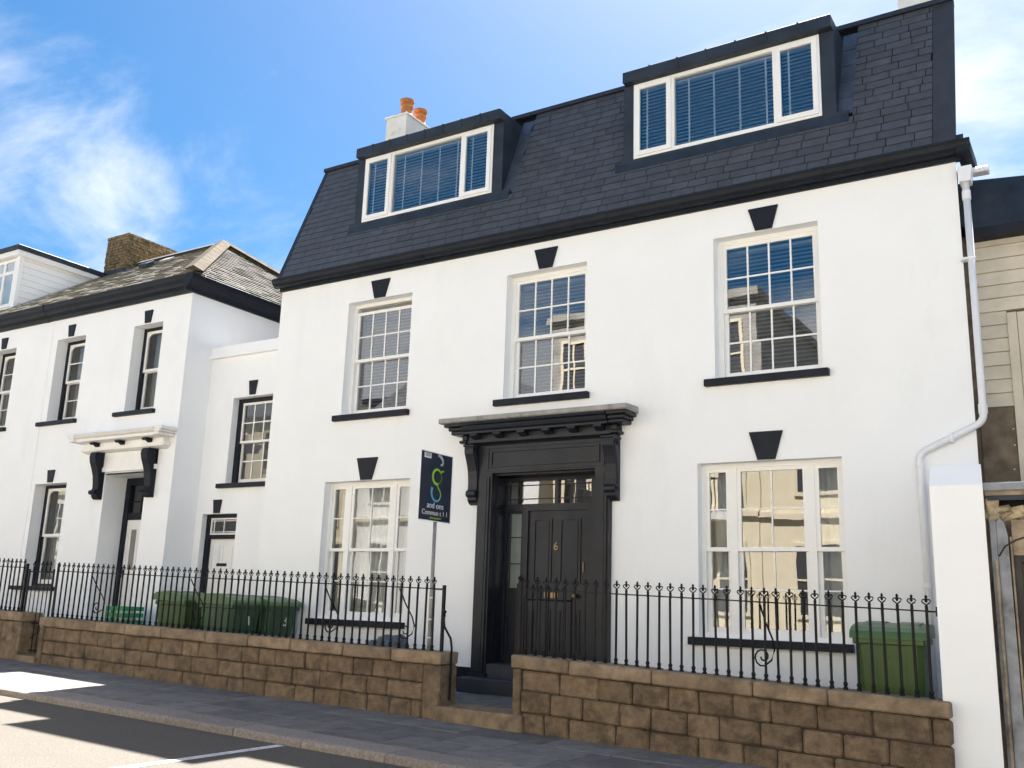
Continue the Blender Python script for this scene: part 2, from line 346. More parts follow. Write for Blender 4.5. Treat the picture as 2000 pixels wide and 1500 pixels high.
# ------------------------------------------------------------------ ground, road, pavement, kerb
SL = .022                                # the street falls to the right
def sheet(name, x0, x1, y0, y1, z0, mat, n=1, cf=0., y_ref=0.):
    mb = MB(); mb.add([(x, y, z0-SL*x+cf*(y-y_ref)) for x, y in ((x0, y0), (x1, y0), (x1, y1), (x0, y1))], [(0, 1, 2, 3)])
    return ob(name, mb, mat, None, kind='structure')
sheet('ground', -400, 400, -500, 500, -.30, 'grass')
sheet('road', -120, 120, -13.0, -3.55, -.045, 'asphalt')
pav = sheet('pavement', -120, 120, -3.60, -1.80, .0, 'joint', cf=.02, y_ref=-3.7)
PZ = lambda x, y: .034-SL*x+.02*(y+3.7)
yrows = (-3.36, -2.86, -2.36, -1.80)
for r in range(3):
    x = -9.0-random.random()*.5
    while x < 13:
        w = random.choice((.6, .75, .9, .9)); a, b, c, d = x+.006, x+w-.006, yrows[r]+.006, yrows[r+1]-.006
        dz = random.gauss(0, .0015)
        mb = MB(); z = .0
        mb.cbox(a, b, c, d, -.03, 0, .004); mb.v = [(p[0], p[1], p[2]+PZ(p[0], p[1])+dz) for p in mb.v]
        ob('paving_slab', mb, 'paver', pav); x += w
sheet('pavement_beyond', -120, 120, -15.95, -13.0, .07, 'paver')
x = -12.3
while x < 12.5:
    w = random.uniform(.85, 1.35); a, b = x+.004, x+w-.004; zz = -SL*(x+w/2)
    prof = [(-3.7, -.2), (-3.7, -.006), (-3.694, .014), (-3.68, .026), (-3.66, .032), (-3.37, .040), (-3.37, -.2)]
    mb = MB().prism(prof, a, b); mb.v = [(p[0], p[1]+(random.uniform(-.003, .003)), p[2]-SL*p[0]) for p in mb.v]
    ob('kerb_stone', mb, 'kerb', pav); x += w
mb = MB(); zl = lambda x: -.041-SL*x
mb.add([(x, y, zl(x)) for x, y in ((4.40, -7.6), (4.50, -7.6), (4.50, -3.73), (4.40, -3.73))], [(0, 1, 2, 3)])
tag(ob('road_marking', mb, 'linepaint'), kind='structure')
mb = MB().add([(x, y, zl(x)) for x, y in ((-1.2, -7.6), (-1.1, -7.6), (-1.1, -3.73), (-1.2, -3.73))], [(0, 1, 2, 3)])
tag(ob('road_marking', mb, 'linepaint'), kind='structure')
# front court between boundary wall and houses
mb = MB().add([(-12, -1.7, .19), (-2.4, -1.7, .19), (-2.4, .7, .19), (-12, .7, .19), (-2.4, -1.7, .19), (4.7, -1.7, .10), (4.7, .7, .10), (-2.4, .7, .19), (5.85, -1.7, .10), (10, -1.7, .06), (10, .1, .06), (5.85, .1, .10), (4.7, .7, .05), (4.7, -1.75, .05), (5.85, -1.75, .05), (5.85, .7, .05)],
              [(0, 1, 2, 3), (4, 5, 6, 7), (8, 9, 10, 11), (12, 13, 14, 15)])
court = ob('court_ground', mb, 'court', kind='structure')
for (a, b, c, d) in ((4.72, 5.2, -1.52, -1.0), (5.21, 5.85, -1.52, -.92), (4.72, 5.3, -.99, -.45), (5.31, 5.85, -.91, -.40), (4.72, 5.0, -.44, .0), (5.01, 5.85, -.39, -.02), (3.9, 4.71, -.6, -.02), (3.9, 4.71, -1.5, -.61)):
    ob('paving_slab', MB().cbox(a+.005, b-.005, c+.005, d-.005, .06, .108+random.uniform(-.004, .004), .006, .003), 'paver', court)
th = ob('threshold_stone', MB().cbox(4.80, 5.90, -1.90, -1.53, -.2, .105, .012, .004, .012, 5.3), 'coping'); tag(th, 'worn brown stone step across the gateway to the black front door', 'step')

# ------------------------------------------------------------------ main white house
H = empty('white_townhouse', (5, 0, 0), 'white rendered house with black slate mansard roof and two wide dormers', 'house')
OP = dict(A=(1.454, 2.677, 3.833, 5.586), Mi=(4.316, 5.546, 3.833, 5.586), B=(7.271, 8.518, 3.833, 5.586), G=(1.242, 2.831, .897, 2.849), K=(7.039, 8.674, .897, 2.849), D=(4.22, 5.76, -.2, 2.86))
mb = wall_face(MB(), 0, 10, -.4, 6.05, 0, [OP['A'], OP['Mi'], OP['B'], OP['G'], OP['K'], (*OP['D'], .62)], .30)
mb.add([(0, 0, -.4), (0, 8, -.4), (0, 8, 6.05), (0, 0, 6.05)], [(0, 1, 2, 3)]); mb.add([(10, 0, -.4), (9.1, 8, -.4), (9.1, 8, 6.05), (10, 0, 6.05)], [(0, 1, 2, 3)])
mb.add([(0, 8, -.4), (9.1, 8, -.4), (9.1, 8, 6.05), (0, 8, 6.05)], [(0, 1, 2, 3)])
ob('wall', mb, 'render', H)
mb = MB()
for z in (.3, 3.2, 6.0):
    mb.add([(.02, .31, z), (9.98, .31, z), (9.08, 7.98, z), (.02, 7.98, z)], [(0, 1, 2, 3)])
mb.add([(.02, 3.4, 0), (9.6, 3.4, 0), (9.6, 3.4, 8.2), (.02, 3.4, 8.2)], [(0, 1, 2, 3)])
for x in (.05, 3.5, 6.35, 9.6): mb.add([(x, .31, 0), (x, 3.39, 0), (x, 3.39, 6.0), (x, .31, 6.0)], [(0, 1, 2, 3)])
ob('interior', mb, 'room', H)
ob('plinth', MB().box(3.0, 4.02, -.012, .02, -.2, .385), 'navy', H)

def big_sash(key, top_gap=0.):
    x0, x1, z0, z1 = OP[key]; y = .15; fw = .06
    w = ob('sash_window', frame_box(MB(), x0, x1, z0, z1, y, y+.11, fw, .05, .055), 'upvc', H)
    zm = 4.70; X0, X1 = x0+fw, x1-fw
    if top_gap: ob('opening_slot', MB().box(X0, X1, y+.075, y+.08, z1-.055-top_gap, z1-.055), 'room', w)
    sash(w, X0, X1, zm-.025, z1-.055-top_gap, y+.012, .045, 4, 2, 'upvc', 'glass_coated', .02)
    sash(w, X0, X1, z0+.05, zm+.02, y+.058, .045, 4, 2, 'upvc', 'glass_coated', .02, bot=.06)
    blind(w, x0+.07, x1-.07, z0+.08, z1-.08, y+.2, ())
    ob('sill', MB().cbox(x0-.12, x1+.07, -.07, .155, z0-.085, z0-.001, .006), 'navy', H)
    xc = (x0+x1)/2; keystone(H, xc, z1+.006, z1+.285, .36, .20)
big_sash('A', .07); big_sash('Mi'); big_sash('B')

def triple(key, curt, gm='glass'):
    x0, x1, z0, z1 = OP[key]; y = .13; W = x1-x0
    m1a, m1b, m2a, m2b = x0+.335, x0+.42, x1-.42, x1-.335
    mb = frame_box(MB(), x0, x1, z0, z1, y, y+.12, .045, .05, .05); mb.box(m1a, m1b, y+.001, y+.119, z0+.05, z1-.05); mb.box(m2a, m2b, y+.001, y+.119, z0+.05, z1-.05)
    w = ob('tripartite_sash_window', mb, 'upvc', H); zm = 1.88
    for a, b, c in ((x0+.045, m1a, 1), (m1b, m2a, 2), (m2b, x1-.045, 1)):
        sash(w, a, b, zm-.03, z1-.05, y+.012, .045, c, 2, 'upvc', gm, .016)
        sash(w, a, b, z0+.05, zm+.02, y+.058, .045, c, 2, 'upvc', gm, .016, bot=.06)
    if curt: curtain(w, x0+.06, x1-.06, z0+.06, z1-.05, y+.22)
    else:
        curtain(w, x0+.06, x0+.36, z0+.06, z1-.05, y+.25); curtain(w, x1-.34, x1-.06, z0+.06, z1-.05, y+.25)
    ob('sill', MB().cbox(x0-.105, x1+.045, -.09, .135, z0-.085, z0-.001, .006), 'navy', H)
    keystone(H, (x0+x1)/2, z1+.006, z1+.325, .385, .20)
triple('G', True, 'glass_net'); triple('K', False)

# eaves: fascia, gutter, mansard
ob('fascia', MB().box(-.03, 10.06, -.035, .02, 5.975, 6.16), 'navy', H)
gp = [(-.036, 6.03), (-.08, 6.022), (-.135, 6.03), (-.175, 6.062), (-.19, 6.105), (-.205, 6.125), (-.205, 6.138), (-.178, 6.138), (-.165, 6.10), (-.036, 6.10)]
for a, b in ((-.06, 2.9), (2.9, 5.85), (5.85, 8.6), (8.6, 10.17)):
    g = ob('gutter', MB().prism(gp, a, b-.002), 'navy', H)
    if b < 10: ob('gutter_joint', MB().prism([(p[0]*1.035-.001, 6.08+(p[1]-6.08)*1.1) for p in gp], b-.05, b+.05), 'navy', g)
ob('eaves_return', MB().box(10.03, 10.165, -.18, .45, 6.0, 6.13), 'navy', H)
ob('eaves_lead', MB().prism([(-.19, 6.145), (-.10, 6.15), (-.06, 6.245), (-.075, 6.25), (-.115, 6.165), (-.19, 6.155)], -.04, 10.1), 'lead', H)
MY = lambda z: -.10+(z-6.16)*(.90/2.25)          # mansard surface
deck = MB().add([(0, MY(6.15)+.012, 6.15), (10, MY(6.15)+.012, 6.15), (10, MY(8.41)+.012, 8.41), (0, MY(8.41)+.012, 8.41), (0, 8, 8.41), (9.1, 8, 8.41), (0, 8, 6.0), (9.1, 8, 6.0), (0, 0, 6.0), (10, 0, 6.0)],
                [(0, 1, 2, 3), (3, 2, 5, 4), (0, 3, 4, 6, 8), (1, 9, 7, 5, 2), (4, 5, 7, 6)])
ob('roof_deck', deck, 'iron', H)
ob('ridge_roll', MB().box(-.04, 10.02, MY(8.41)-.06, MY(8.41)+.12, 8.40, 8.46), 'lead', H)
slope = math.atan2(2.25, .90); SLEN = 2.25/math.sin(slope); uy, uz = math.cos(slope), math.sin(slope)
def onslope(u, off=0.): return (-.10+uy*u-uz*off, 6.16+uz*u+uy*off)
for (a, b, n) in ((-.03, .045, 'verge'), (9.80, 10.03, 'verge')):
    y0, z0 = onslope(0.0, .022); y1, z1 = onslope(SLEN, .022); y2, z2 = onslope(SLEN, -.02); y3, z3 = onslope(0, -.02)
    ob(n, MB().prism([(y0, z0), (y1, z1), (y2, z2), (y3, z3)], a, b), 'slateflat' if a > 5 else 'lead', H)
DORM = ((1.441, 3.884), (6.133, 8.585))
def in_dorm(x0, x1, z):
    for a, b in DORM:
        lo = a-.17-.12*max(0, (7.3-z)); hi = b+.34+.0*z
        if z > 6.83 and x1 > lo and x0 < hi: return (lo, hi)
    return None
slm = MB().box(0, 1, -.013, .004, 0, 1); sl_mesh = slm.mesh('slate'); sl_mesh.materials.append(M['slate'])
ncr = 19; cu_ = SLEN/ncr; slates = []
for r in range(ncr):
    u0 = .015+r*cu_; zc = 6.16+uz*(u0+cu_/2); x = .05-(r % 2)*.15-random.uniform(0, .03)
    while x < 9.80:
        w = .30 if random.random() < .8 else random.choice((.18, .24, .36, .12))
        a, b = max(x, .046), min(x+w, 9.80); x += w
        if b-a < .03: continue
        d = in_dorm(a, b, zc)
        pieces = [(a, b)] if not d else [(a, min(b, d[0])), (max(a, d[1]), b)]
        for p, q in pieces:
            if q-p > .03: slates.append((p, q, u0, r))
slates.sort(key=lambda s: -s[0]); field = MB()
for k, (p, q, u0, r) in enumerate(slates):
    y, z = onslope(u0, .010+random.uniform(0, .0012)); tl = slope-R(90)+R(2.6)+random.gauss(0, .006)
    loc = (p+.004, y, z); sc = (q-p-.0095, 1, cu_*.93)
    if k < 300: ob('slate', sl_mesh, 'slate', H, loc=loc, rot=(-(R(90)-slope)-R(4.2), 0, random.gauss(0, .001)), scale=sc)
    else:
        mt = Matrix.LocRotScale(Vector(loc), Euler((-(R(90)-slope)-R(4.2), 0, random.gauss(0, .001))), Vector(sc))
        field.add([mt @ Vector(v) for v in slm.v], slm.f)
ob('slate_field', field, 'slate', H, kind='stuff')

def dormer(a, b):
    y = .20; z0, z1 = 6.97, 8.05
    D = ob('dormer', MB().cbox(a-.12, b+.17, .05, 1.0, 8.055, 8.215, .008), 'lead', H)   # flat lead roof, its cheeks below
    for x0, x1 in ((a-.15, a-.002), (b+.002, b+.17)):
        ob('cheek', MB().prism([(y-.03, 6.90), (y-.03, 8.06), (MY(8.40)+.1, 8.06), (MY(8.06)+.08, 8.06), (MY(6.9)+.06, 6.90)], x0, x1), 'lead', D)
    n = 7 if a > 5 else 8
    for i in range(1, n):
        x = a-.12+(b-a+.29)*i/n; ob('lead_seam', MB().box(x-.012, x+.012, .042, .052, 8.06, 8.2145), 'lead', D)
    ya, za = onslope((6.80-6.16)/uz, .026); yb, zb = onslope((6.985-6.16)/uz, .030)
    ob('apron_flashing', MB().prism([(ya, za), (y-.035, 6.93), (y-.035, 6.968), (y+.03, 6.968), (yb+.05, zb-.02), (ya+.03, za-.02)], a-.26, b+.30), 'lead', D)
    # stepped side flashings
    for i in range(5):
        za, zb = 6.93+i*.27, 6.93+i*.27+.275
        za2, zb2 = za, min(zb, 8.36)
        if zb2 <= za2: continue
        y0, _ = onslope((za2-6.16)/uz, .024+.002*i); y1, _ = onslope((zb2-6.16)/uz, .020+.002*i)
        ob('side_flashing', MB().add([(b+.17, y0, za2), (b+.345, y0, za2), (b+.345, y1, zb2), (b+.17, y1, zb2), (b+.17, y0+.02, za2), (b+.345, y0+.02, za2), (b+.345, y1+.02, zb2), (b+.17, y1+.02, zb2)], [(0, 1, 2, 3), (4, 5, 6, 7), (0, 1, 5, 4), (1, 2, 6, 5), (2, 3, 7, 6), (3, 0, 4, 7)]), 'lead2', D)
        l0, l1 = a-.17-.12*max(0, 7.3-za2), a-.17-.12*max(0, 7.3-zb2)
        ob('side_flashing', MB().add([(l0, y0, za2), (a-.14, y0, za2), (a-.14, y1, zb2), (l1, y1, zb2), (l0, y0+.02, za2), (a-.14, y0+.02, za2), (a-.14, y1+.02, zb2), (l1, y1+.02, zb2)], [(0, 1, 2, 3), (4, 5, 6, 7), (0, 1, 5, 4), (1, 2, 6, 5), (2, 3, 7, 6), (3, 0, 4, 7)]), 'lead2', D)
    fr = frame_box(MB(), a, b, z0, z1, y-.04, y+.05, .05, .05, .05)
    m1, m2 = a+.545, b-.545
    fr.box(m1-.03, m1+.03, y-.039, y+.049, z0+.05, z1-.05); fr.box(m2-.03, m2+.03, y-.039, y+.049, z0+.05, z1-.05)
    W = ob('casement_window', fr, 'upvc', D)
    for p, q in ((a+.03, m1-.01), (m2+.01, b-.03)):
        ob('casement', frame_box(MB(), p, q, z0+.03, z1-.03, y-.062, y-.028, .062), 'upvc', D)
        ob('pane', MB().add([(p+.06, y-.04, z0+.09), (q-.06, y-.04, z0+.09), (q-.06, y-.04, z1-.09), (p+.06, y-.04, z1-.09)], [(0, 1, 2, 3)]), 'glass_coated', D)
        ob('trickle_vent', MB().box((p+q)/2-.12, (p+q)/2+.12, y-.068, y-.060, z1-.068, z1-.052), 'whitepaint', D)
        blind(D, p+.06, q-.06, z0+.08, z1-.06, y+.03, ((p+.15),))
    ob('pane', MB().add([(m1+.03, y-.005, z0+.05), (m2-.03, y-.005, z0+.05), (m2-.03, y-.005, z1-.05), (m1+.03, y-.005, z1-.05)], [(0, 1, 2, 3)]), 'glass_coated', D)
    w = m2-m1-.06; x = m1+.03
    blind(D, x, x+w, z0+.06, z1-.06, y+.06, (x+w*.14, x+w*.40, x+w*.66, x+w*.92))
    mbk = MB().add([(a-.1, y+.9, 6.2), (b+.1, y+.9, 6.2), (b+.1, y+.9, 8.04), (a-.1, y+.9, 8.04)], [(0, 1, 2, 3)])
    ob('dormer_room', mbk, 'room', D)
for a, b in DORM: dormer(a, b)
# chimneys on the flat roof
ob('chimney', MB().box(.09, .565, 2.15, 2.95, 8.3, 10.04), 'chimrender', H)
CH = ob('chimney_cap', MB().cbox(.06, .595, 2.12, 2.98, 10.03, 10.07, .01), 'chimrender', H)
for (px, py, k) in ((.39, 2.36, 1.0), (.40, 2.76, .95)):
    pr = [(.10, 10.06), (.125, 10.08), (.125, 10.14), (.11, 10.17), (.108, 10.30), (.128, 10.315), (.128, 10.345), (.112, 10.36), (.118, 10.40), (.138, 10.42), (.138, 10.45), (.105, 10.455)]
    ob('chimney_pot', MB().lathe([(r, 10.06+(z-10.06)*k) for r, z in pr], px, py), 'terracotta', H, smooth=False)
ob('chimney', MB().box(9.22, 9.70, 2.0, 2.9, 8.3, 10.2), 'chimrender', H)

# ------------------------------------------------------------------ door case (black, projecting canopy)
cap = ob('canopy', MB().prism([(.0, 3.50), (-.33, 3.50), (-.335, 3.47), (-.30, 3.455), (-.28, 3.41), (-.25, 3.385), (-.25, 3.36), (-.12, 3.36), (-.12, 3.29), (-.15, 3.285), (-.15, 3.25), (-.11, 3.235), (-.09, 3.215), (0, 3.215)], 3.87, 5.99), 'blackpaint', H)
def cornice_end(x, sg):
    mb = MB()
    for (d0, d1, z0, z1) in ((.0, .33, 3.455, 3.499), (.0, .28, 3.41, 3.454), (0, .25, 3.362, 3.409), (0, .10, 3.288, 3.361), (0, .13, 3.25, 3.287), (0, .07, 3.217, 3.249)):
        a, b = (x, x+sg*d1*.85) if sg > 0 else (x-d1*.85, x); mb.cbox(min(a, b), max(a, b), -d1*.95-.06*(d1 < .2), .0, z0, z1, .012)
    ob('cornice_return', mb, 'blackpaint', cap)
cornice_end(5.99, 1); cornice_end(3.87, -1)
ob('lead_cap', MB().prism([(.0, 3.585), (-.364, 3.565), (-.368, 3.512), (-.35, 3.501), (0, 3.501)], 3.54, 6.29), 'stonegrey', cap)
for i in range(6):
    x = 4.02+i*.365; ob('modillion', MB().prism([(-.12, 3.358), (-.24, 3.358), (-.24, 3.335), (-.22, 3.315), (-.19, 3.318), (-.17, 3.30), (-.12, 3.298)], x-.055, x+.055), 'blackpaint', cap)
mb = MB().box(3.98, 5.97, -.075, .0, 2.845, 3.215)
fz = ob('frieze', mb, 'blackpaint', H)
mb = MB(); frame_box(mb, 4.21, 5.81, 2.925, 3.145, -.092, -.0745, .025); frame_box(mb, 4.15, 5.87, 2.87, 3.20, -.086, -.0745, .03)
ob('frieze_panel', mb, 'blackpaint', fz)
for k, (a, b) in enumerate(((3.88, 4.02), (5.90, 6.05))):
    # scrolled console bracket: S profile in y,z
    pr = [(0, 3.215), (-.19, 3.215), (-.215, 3.19), (-.22, 3.15), (-.21, 3.10), (-.185, 3.05), (-.15, 2.97), (-.12, 2.88), (-.105, 2.78), (-.10, 2.70), (-.105, 2.635), (-.13, 2.625), (-.15, 2.60), (-.152, 2.565), (-.135, 2.54), (-.105, 2.535), (-.10, 2.50), (-.07, 2.46), (-.03, 2.44), (0, 2.44)]
    c = ob('console_bracket', MB().prism(pr, a, b), 'blackpaint', H)
    for xx, sg in ((a, -1), (b, 1)):
        pts = [Vector((xx+sg*.004, -.13+.06*math.cos(t)*(1-t/11), 3.13+.06*math.sin(t)*(1-t/11))) for t in [i*.5 for i in range(17)]]
        ob('scroll', MB().tube(pts, .007, 5), 'blackpaint', c)
        pts = [Vector((xx+sg*.004, -.10+.04*math.cos(t)*(1-t/11), 2.58+.04*math.sin(t)*(1-t/11))) for t in [i*.5 for i in range(17)]]
        ob('scroll', MB().tube(pts, .006, 5), 'blackpaint', c)
        pts = [Vector((xx+sg*.004, y*.78, z)) for y, z in pr[4:11]]
        ob('scroll', MB().tube(pts, .006, 5), 'blackpaint', c)
    ob('console_cap', MB().cbox(a-.015, b+.015, -.235, .0, 3.19, 3.216, .006), 'blackpaint', c)
for a, b in ((4.02, 4.24), (5.745, 5.945)):
    mb = MB().box(a, b, -.075, .0, .10, 2.845); mb.box(a+.03, b-.03, -.095, -.0745, .34, 2.80); mb.box(a+.065, b-.065, -.102, -.0945, .36, 2.78)
    mb.box(a-.02, b+.02, -.115, .0, .10, .33)
    ob('pilaster', mb, 'blackpaint', H)
def moulded(mb, x0, x1, z0, z1, y, dirn='y', w=.022, d=.014):
    """raised bolection frame round a sunk panel"""
    if dirn == 'y': frame_box(mb, x0, x1, z0, z1, y-d, y+.004, w); mb.box(x0+w*2, x1-w*2, y-d*.6, y+.004, z0+w*2, z1-w*2)
    else:
        f = MB(); frame_box(f, x0, x1, z0, z1, y-d, y+.004, w); f.box(x0+w*2, x1-w*2, y-d*.6, y+.004, z0+w*2, z1-w*2)
        mb.add([(4.235+(y-b)+0, a, c) for a, b, c in f.v], f.f)
# recess linings
ob('recess_lining', MB().box(4.20, 4.235, .0, .35, .1, 2.845), 'blackpaint', H)
mb = MB()
for z0, z1 in ((2.42, 2.74), (1.40, 2.34), (.55, 1.06)): moulded(mb, .05, .31, z0, z1, 0, 'x')
ob('lining_panel', mb, 'blackpaint', H)
ob('recess_lining', MB().box(5.745, 5.78, .0, .35, .1, 2.845), 'blackpaint', H)
ob('recess_soffit', MB().box(4.236, 5.744, .0, .35, 2.82, 2.85), 'blackpaint', H)
Yd = .30
mb = MB(); mb.box(4.236, 4.275, Yd-.03, Yd+.06, .4, 2.82); mb.box(4.52, 4.60, Yd-.03, Yd+.06, .4, 2.42); mb.box(5.46, 5.53, Yd-.03, Yd+.06, .4, 2.38); mb.box(5.53, 5.744, Yd-.045, Yd+.06, .4, 2.82)
mb.box(4.275, 5.53, Yd-.035, Yd+.06, 2.38, 2.47); mb.box(4.275, 5.53, Yd-.03, Yd+.06, 2.775, 2.82)
ob('door_frame', mb, 'blackpaint', H)
fl = ob('fanlight', MB().box(4.99, 5.04, Yd-.028, Yd+.05, 2.47, 2.775).box(4.275, 5.53, Yd-.006, Yd+.006, 2.535, 2.545).box(4.275, 5.53, Yd-.006, Yd+.006, 2.715, 2.725).box(4.46, 4.47, Yd-.007, Yd+.007, 2.47, 2.775).box(5.12, 5.13, Yd-.007, Yd+.007, 2.47, 2.775), 'blackpaint', H)
for a, b in ((4.275, 4.465), (4.465, 4.99), (5.04, 5.53)): pane(fl, a, b, 2.47, 2.775, Yd+.012, 'glass')
sd = MB(); sd.box(4.275, 4.52, Yd, Yd+.05, .4, 1.36); moulded(sd, 4.30, 4.50, .55, 1.06, Yd); frame_box(sd, 4.275, 4.52, 1.36, 2.38, Yd-.01, Yd+.04, .03)
for z in (1.70, 2.04): sd.box(4.305, 4.49, Yd+.0, Yd+.02, z-.006, z+.006)
sl = ob('sidelight', sd, 'blackpaint', H)
for z0, z1 in ((1.39, 1.694), (1.706, 2.034), (2.046, 2.35)): pane(sl, 4.305, 4.49, z0, z1, Yd+.015, 'glass')
ob('obscured_backing', MB().box(4.27, 4.53, Yd+.055, Yd+.06, 1.36, 2.38), material('frosted_film', (.36, .40, .40), .8, .05, 5), sl)
mb = MB().box(4.60, 5.46, Yd, Yd+.045, .46, 2.38)
for a, b in ((4.68, 4.95), (5.07, 5.37)):
    moulded(mb, a, b, 1.46, 2.28, Yd); moulded(mb, a, b, .62, 1.14, Yd)
door = ob('front_door', mb, 'blackpaint', H)
six = tri_prism_text('6', .145); ob('door_number', six, 'brass', door, loc=(5.01, Yd-.006, 1.92), rot=(R(90), 0, 0))
for a, b in ((4.855, 4.915), (4.945, 4.985), (4.998, 5.062)): ob('letter_plate', MB().cbox(a, b, Yd-.012, Yd, 1.275, 1.345, .004), 'brass', door)
ob('door_knob', MB().lathe([(.012, 0), (.014, .03), (.033, .045), (.036, .06), (.026, .075), (.004, .08)], 0, 0), 'brass', door, loc=(5.315, Yd, 1.31), rot=(R(90), 0, 0), smooth=True)
ob('door_pull', MB().cbox(5.405, 5.42, Yd-.02, Yd, 1.60, 1.73, .004), 'brass', door)
ob('front_step', MB().cbox(4.235, 5.745, -.06, .36, .1, .45, .012), 'slateflat', H)
ob('front_step', MB().cbox(3.99, 5.97, -.34, -.061, .09, .285, .012), 'slateflat', H)

# white downpipe on the corner of the main house
P = empty('downpipe', (9.46, -.08, .1), 'white plastic downpipe with angled offset at the corner of the white house', 'drainpipe')
def rnd(p0, p1, p2, r, n=6):
    a, b, c = Vector(p0), Vector(p1), Vector(p2); u = (a-b).normalized(); v = (c-b).normalized(); A = b+u*r; Bq = b+v*r
    return [A.lerp(b, t).lerp(b.lerp(Bq, t), t) for t in [i/n for i in range(n+1)]]
t0, t1, t2, t3 = (10.085, -.05, 5.72), (10.082, -.05, 3.12), (9.46, -.055, 2.83), (9.46, -.055, .06)
ob('pipe', MB().tube([t0]+rnd(t0, t1, t2, .08)+rnd(t1, t2, t3, .08)+[t3], .036, 14), 'pipe', P, smooth=True)
for c, h in (((10.082, -.05, 3.25), .05), ((10.085, -.05, 5.55), .05), ((9.46, -.055, 2.70), .02), ((9.46, -.055, 1.5), .02)):
    ob('pipe_collar', MB().lathe([(.043, c[2]-h), (.043, c[2]+h)], c[0], c[1], 14), 'pipe', P)
for cx, cz in ((9.78, 2.975), ):
    ob('pipe_bracket', MB().box(cx-.012, cx+.012, -.10, .0, cz-.05, cz+.05), 'pipe', P)
ob('pipe_bracket', MB().box(9.985, 10.13, -.095, -.003, 4.83, 4.855), 'pipe', P)
ob('hopper', MB().prism([(10.018, 5.86), (10.16, 5.86), (10.14, 5.69), (10.03, 5.69)], -.12, .05, 'y'), 'pipe', P)
ob('gutter_spout', MB().cbox(10.10, 10.30, .10, .24, 5.86, 5.92, .01), 'pipe', P)

# ------------------------------------------------------------------ white pier, party wall stub
V = []
for y, z, xr in ((-1.75, 2.28, 10.20), (-1.60, 2.47, 10.183), (0, 2.65, 9.995)): V += [(9.79, y, z), (xr, y, z), (9.79, y, -.5), (xr, y, -.5)]
mb = MB().add(V, [(0, 1, 3, 2), (0, 1, 5, 4), (4, 5, 9, 8), (8, 9, 11, 10), (1, 3, 7, 5), (5, 7, 11, 9), (0, 4, 6, 2), (4, 8, 10, 6), (2, 3, 7, 6), (6, 7, 11, 10)])
tag(ob('garden_pier', mb, 'render'), 'white rendered party wall with sloping top beside the green bin', 'wall')

# ------------------------------------------------------------------ neighbour with cream boards
NB = empty('boarded_house', (11.8, .45, 0), 'run-down neighbour with cream weatherboards, brown panel and black eaves beyond the downpipe', 'house')
Yn = .45; Yg = -1.60
mb = MB(); wall_face(mb, 9.2, 16, -.6, 5.3, Yn+.06, [], .1); mb.box(10.0, 16, Yn+.55, Yn+5, -.6, 5.2)
ob('wall', mb, 'brownpanel', NB)
z = 3.36
while z < 5.2:
    h = .148; x1 = 10.33 if z < 4.36 else 16
    ob('weatherboard', MB().prism([(Yn+.055, z), (Yn+.012, z+.002), (Yn+.034, z+h-.002), (Yn+.055, z+h-.002)], 10.0, x1-.004), 'cream', NB); z += h
ob('corner_board', MB().box(10.33, 10.42, Yn-.01, Yn+.055, 2.3, 4.36), 'cream', NB)
ob('panel', MB().box(10.425, 12.0, Yn+.005, Yn+.055, 2.3, 4.36), 'cream', NB)
ob('brown_panel', MB().box(10.0, 10.325, Yn+.02, Yn+.058, 2.1, 3.355), 'brownpanel', NB)
for dx_, dz_ in ((.30, 2.95), (.30, 3.12), (.28, 2.7)): ob('nail_head', MB().lathe([(.008, 0), (.005, .006)], 0, 0, 8), 'marking', NB, loc=(10.0+dx_, Yn+.02, dz_), rot=(R(90), 0, 0))
# lean-to shopfront below, on the street line
ob('shopfront_wall', wall_face(MB(), 10.10, 15, -.6, 2.24, Yg+.06, [(10.43, 11.3, -.6, 1.70), (10.21, 12, 2.0, 2.2)], .3), 'brownpanel', NB)
ob('shopfront_roof', MB().prism([(Yg-.02, 2.24), (Yn+.05, 2.5), (Yn+.05, 2.42), (Yg-.02, 2.16)], 10.215, 15), 'lead', NB)
ob('ledge', MB().cbox(10.19, 14, Yg-.07, Yg+.04, 2.235, 2.305, .008, .003), 'greywood', NB); ob('ledge_fillet', MB().box(10.20, 14, Yg-.035, Yg+.05, 2.20, 2.236), 'oldwood', NB)
ob('cavity_back', MB().box(10.21, 12, Yg+.2, Yg+.22, 1.9, 2.22), 'iron', NB)
for i in range(10):                                       # torn lath and plaster in the broken cavity
    x = 10.24+(i % 5)*.075; zz = 2.02+.055*(i//5)+.02*random.random(); w = random.uniform(.10, .2)
    ob('torn_plaster', MB().cbox(-w/2, w/2, -.02, .02, -.022, .022, .006, .012), 'tanrubble', NB, loc=(x, Yg+.05+.03*(i % 2), zz), rot=(random.uniform(-.4, .4), random.uniform(-.5, .5), random.uniform(-.4, .4)))
ob('timber_panel', MB().box(10.375, 11.3, Yg+.005, Yg+.055, 1.71, 2.0), 'oldwood', NB)
ob('broken_render', MB().cbox(10.20, 10.29, Yg, Yg+.08, 1.98, 2.19, .02, .012), 'tanrubble', NB)
ob('grey_board', MB().cbox(10.215, 10.262, Yg-.02, Yg+.05, -.5, 2.0, .006, .003), 'greywood', NB)
ob('grey_board', MB().prism([(10.266, -.5), (10.355, -.5), (10.345, 1.86), (10.325, 1.98), (10.29, 2.01), (10.266, 1.98)], Yg-.012, Yg+.05, 'y'), 'greywood', NB)
ob('door_post', MB().cbox(10.357, 10.374, Yg-.02, Yg+.05, -.5, 1.86, .004, .002), 'oldwood', NB)
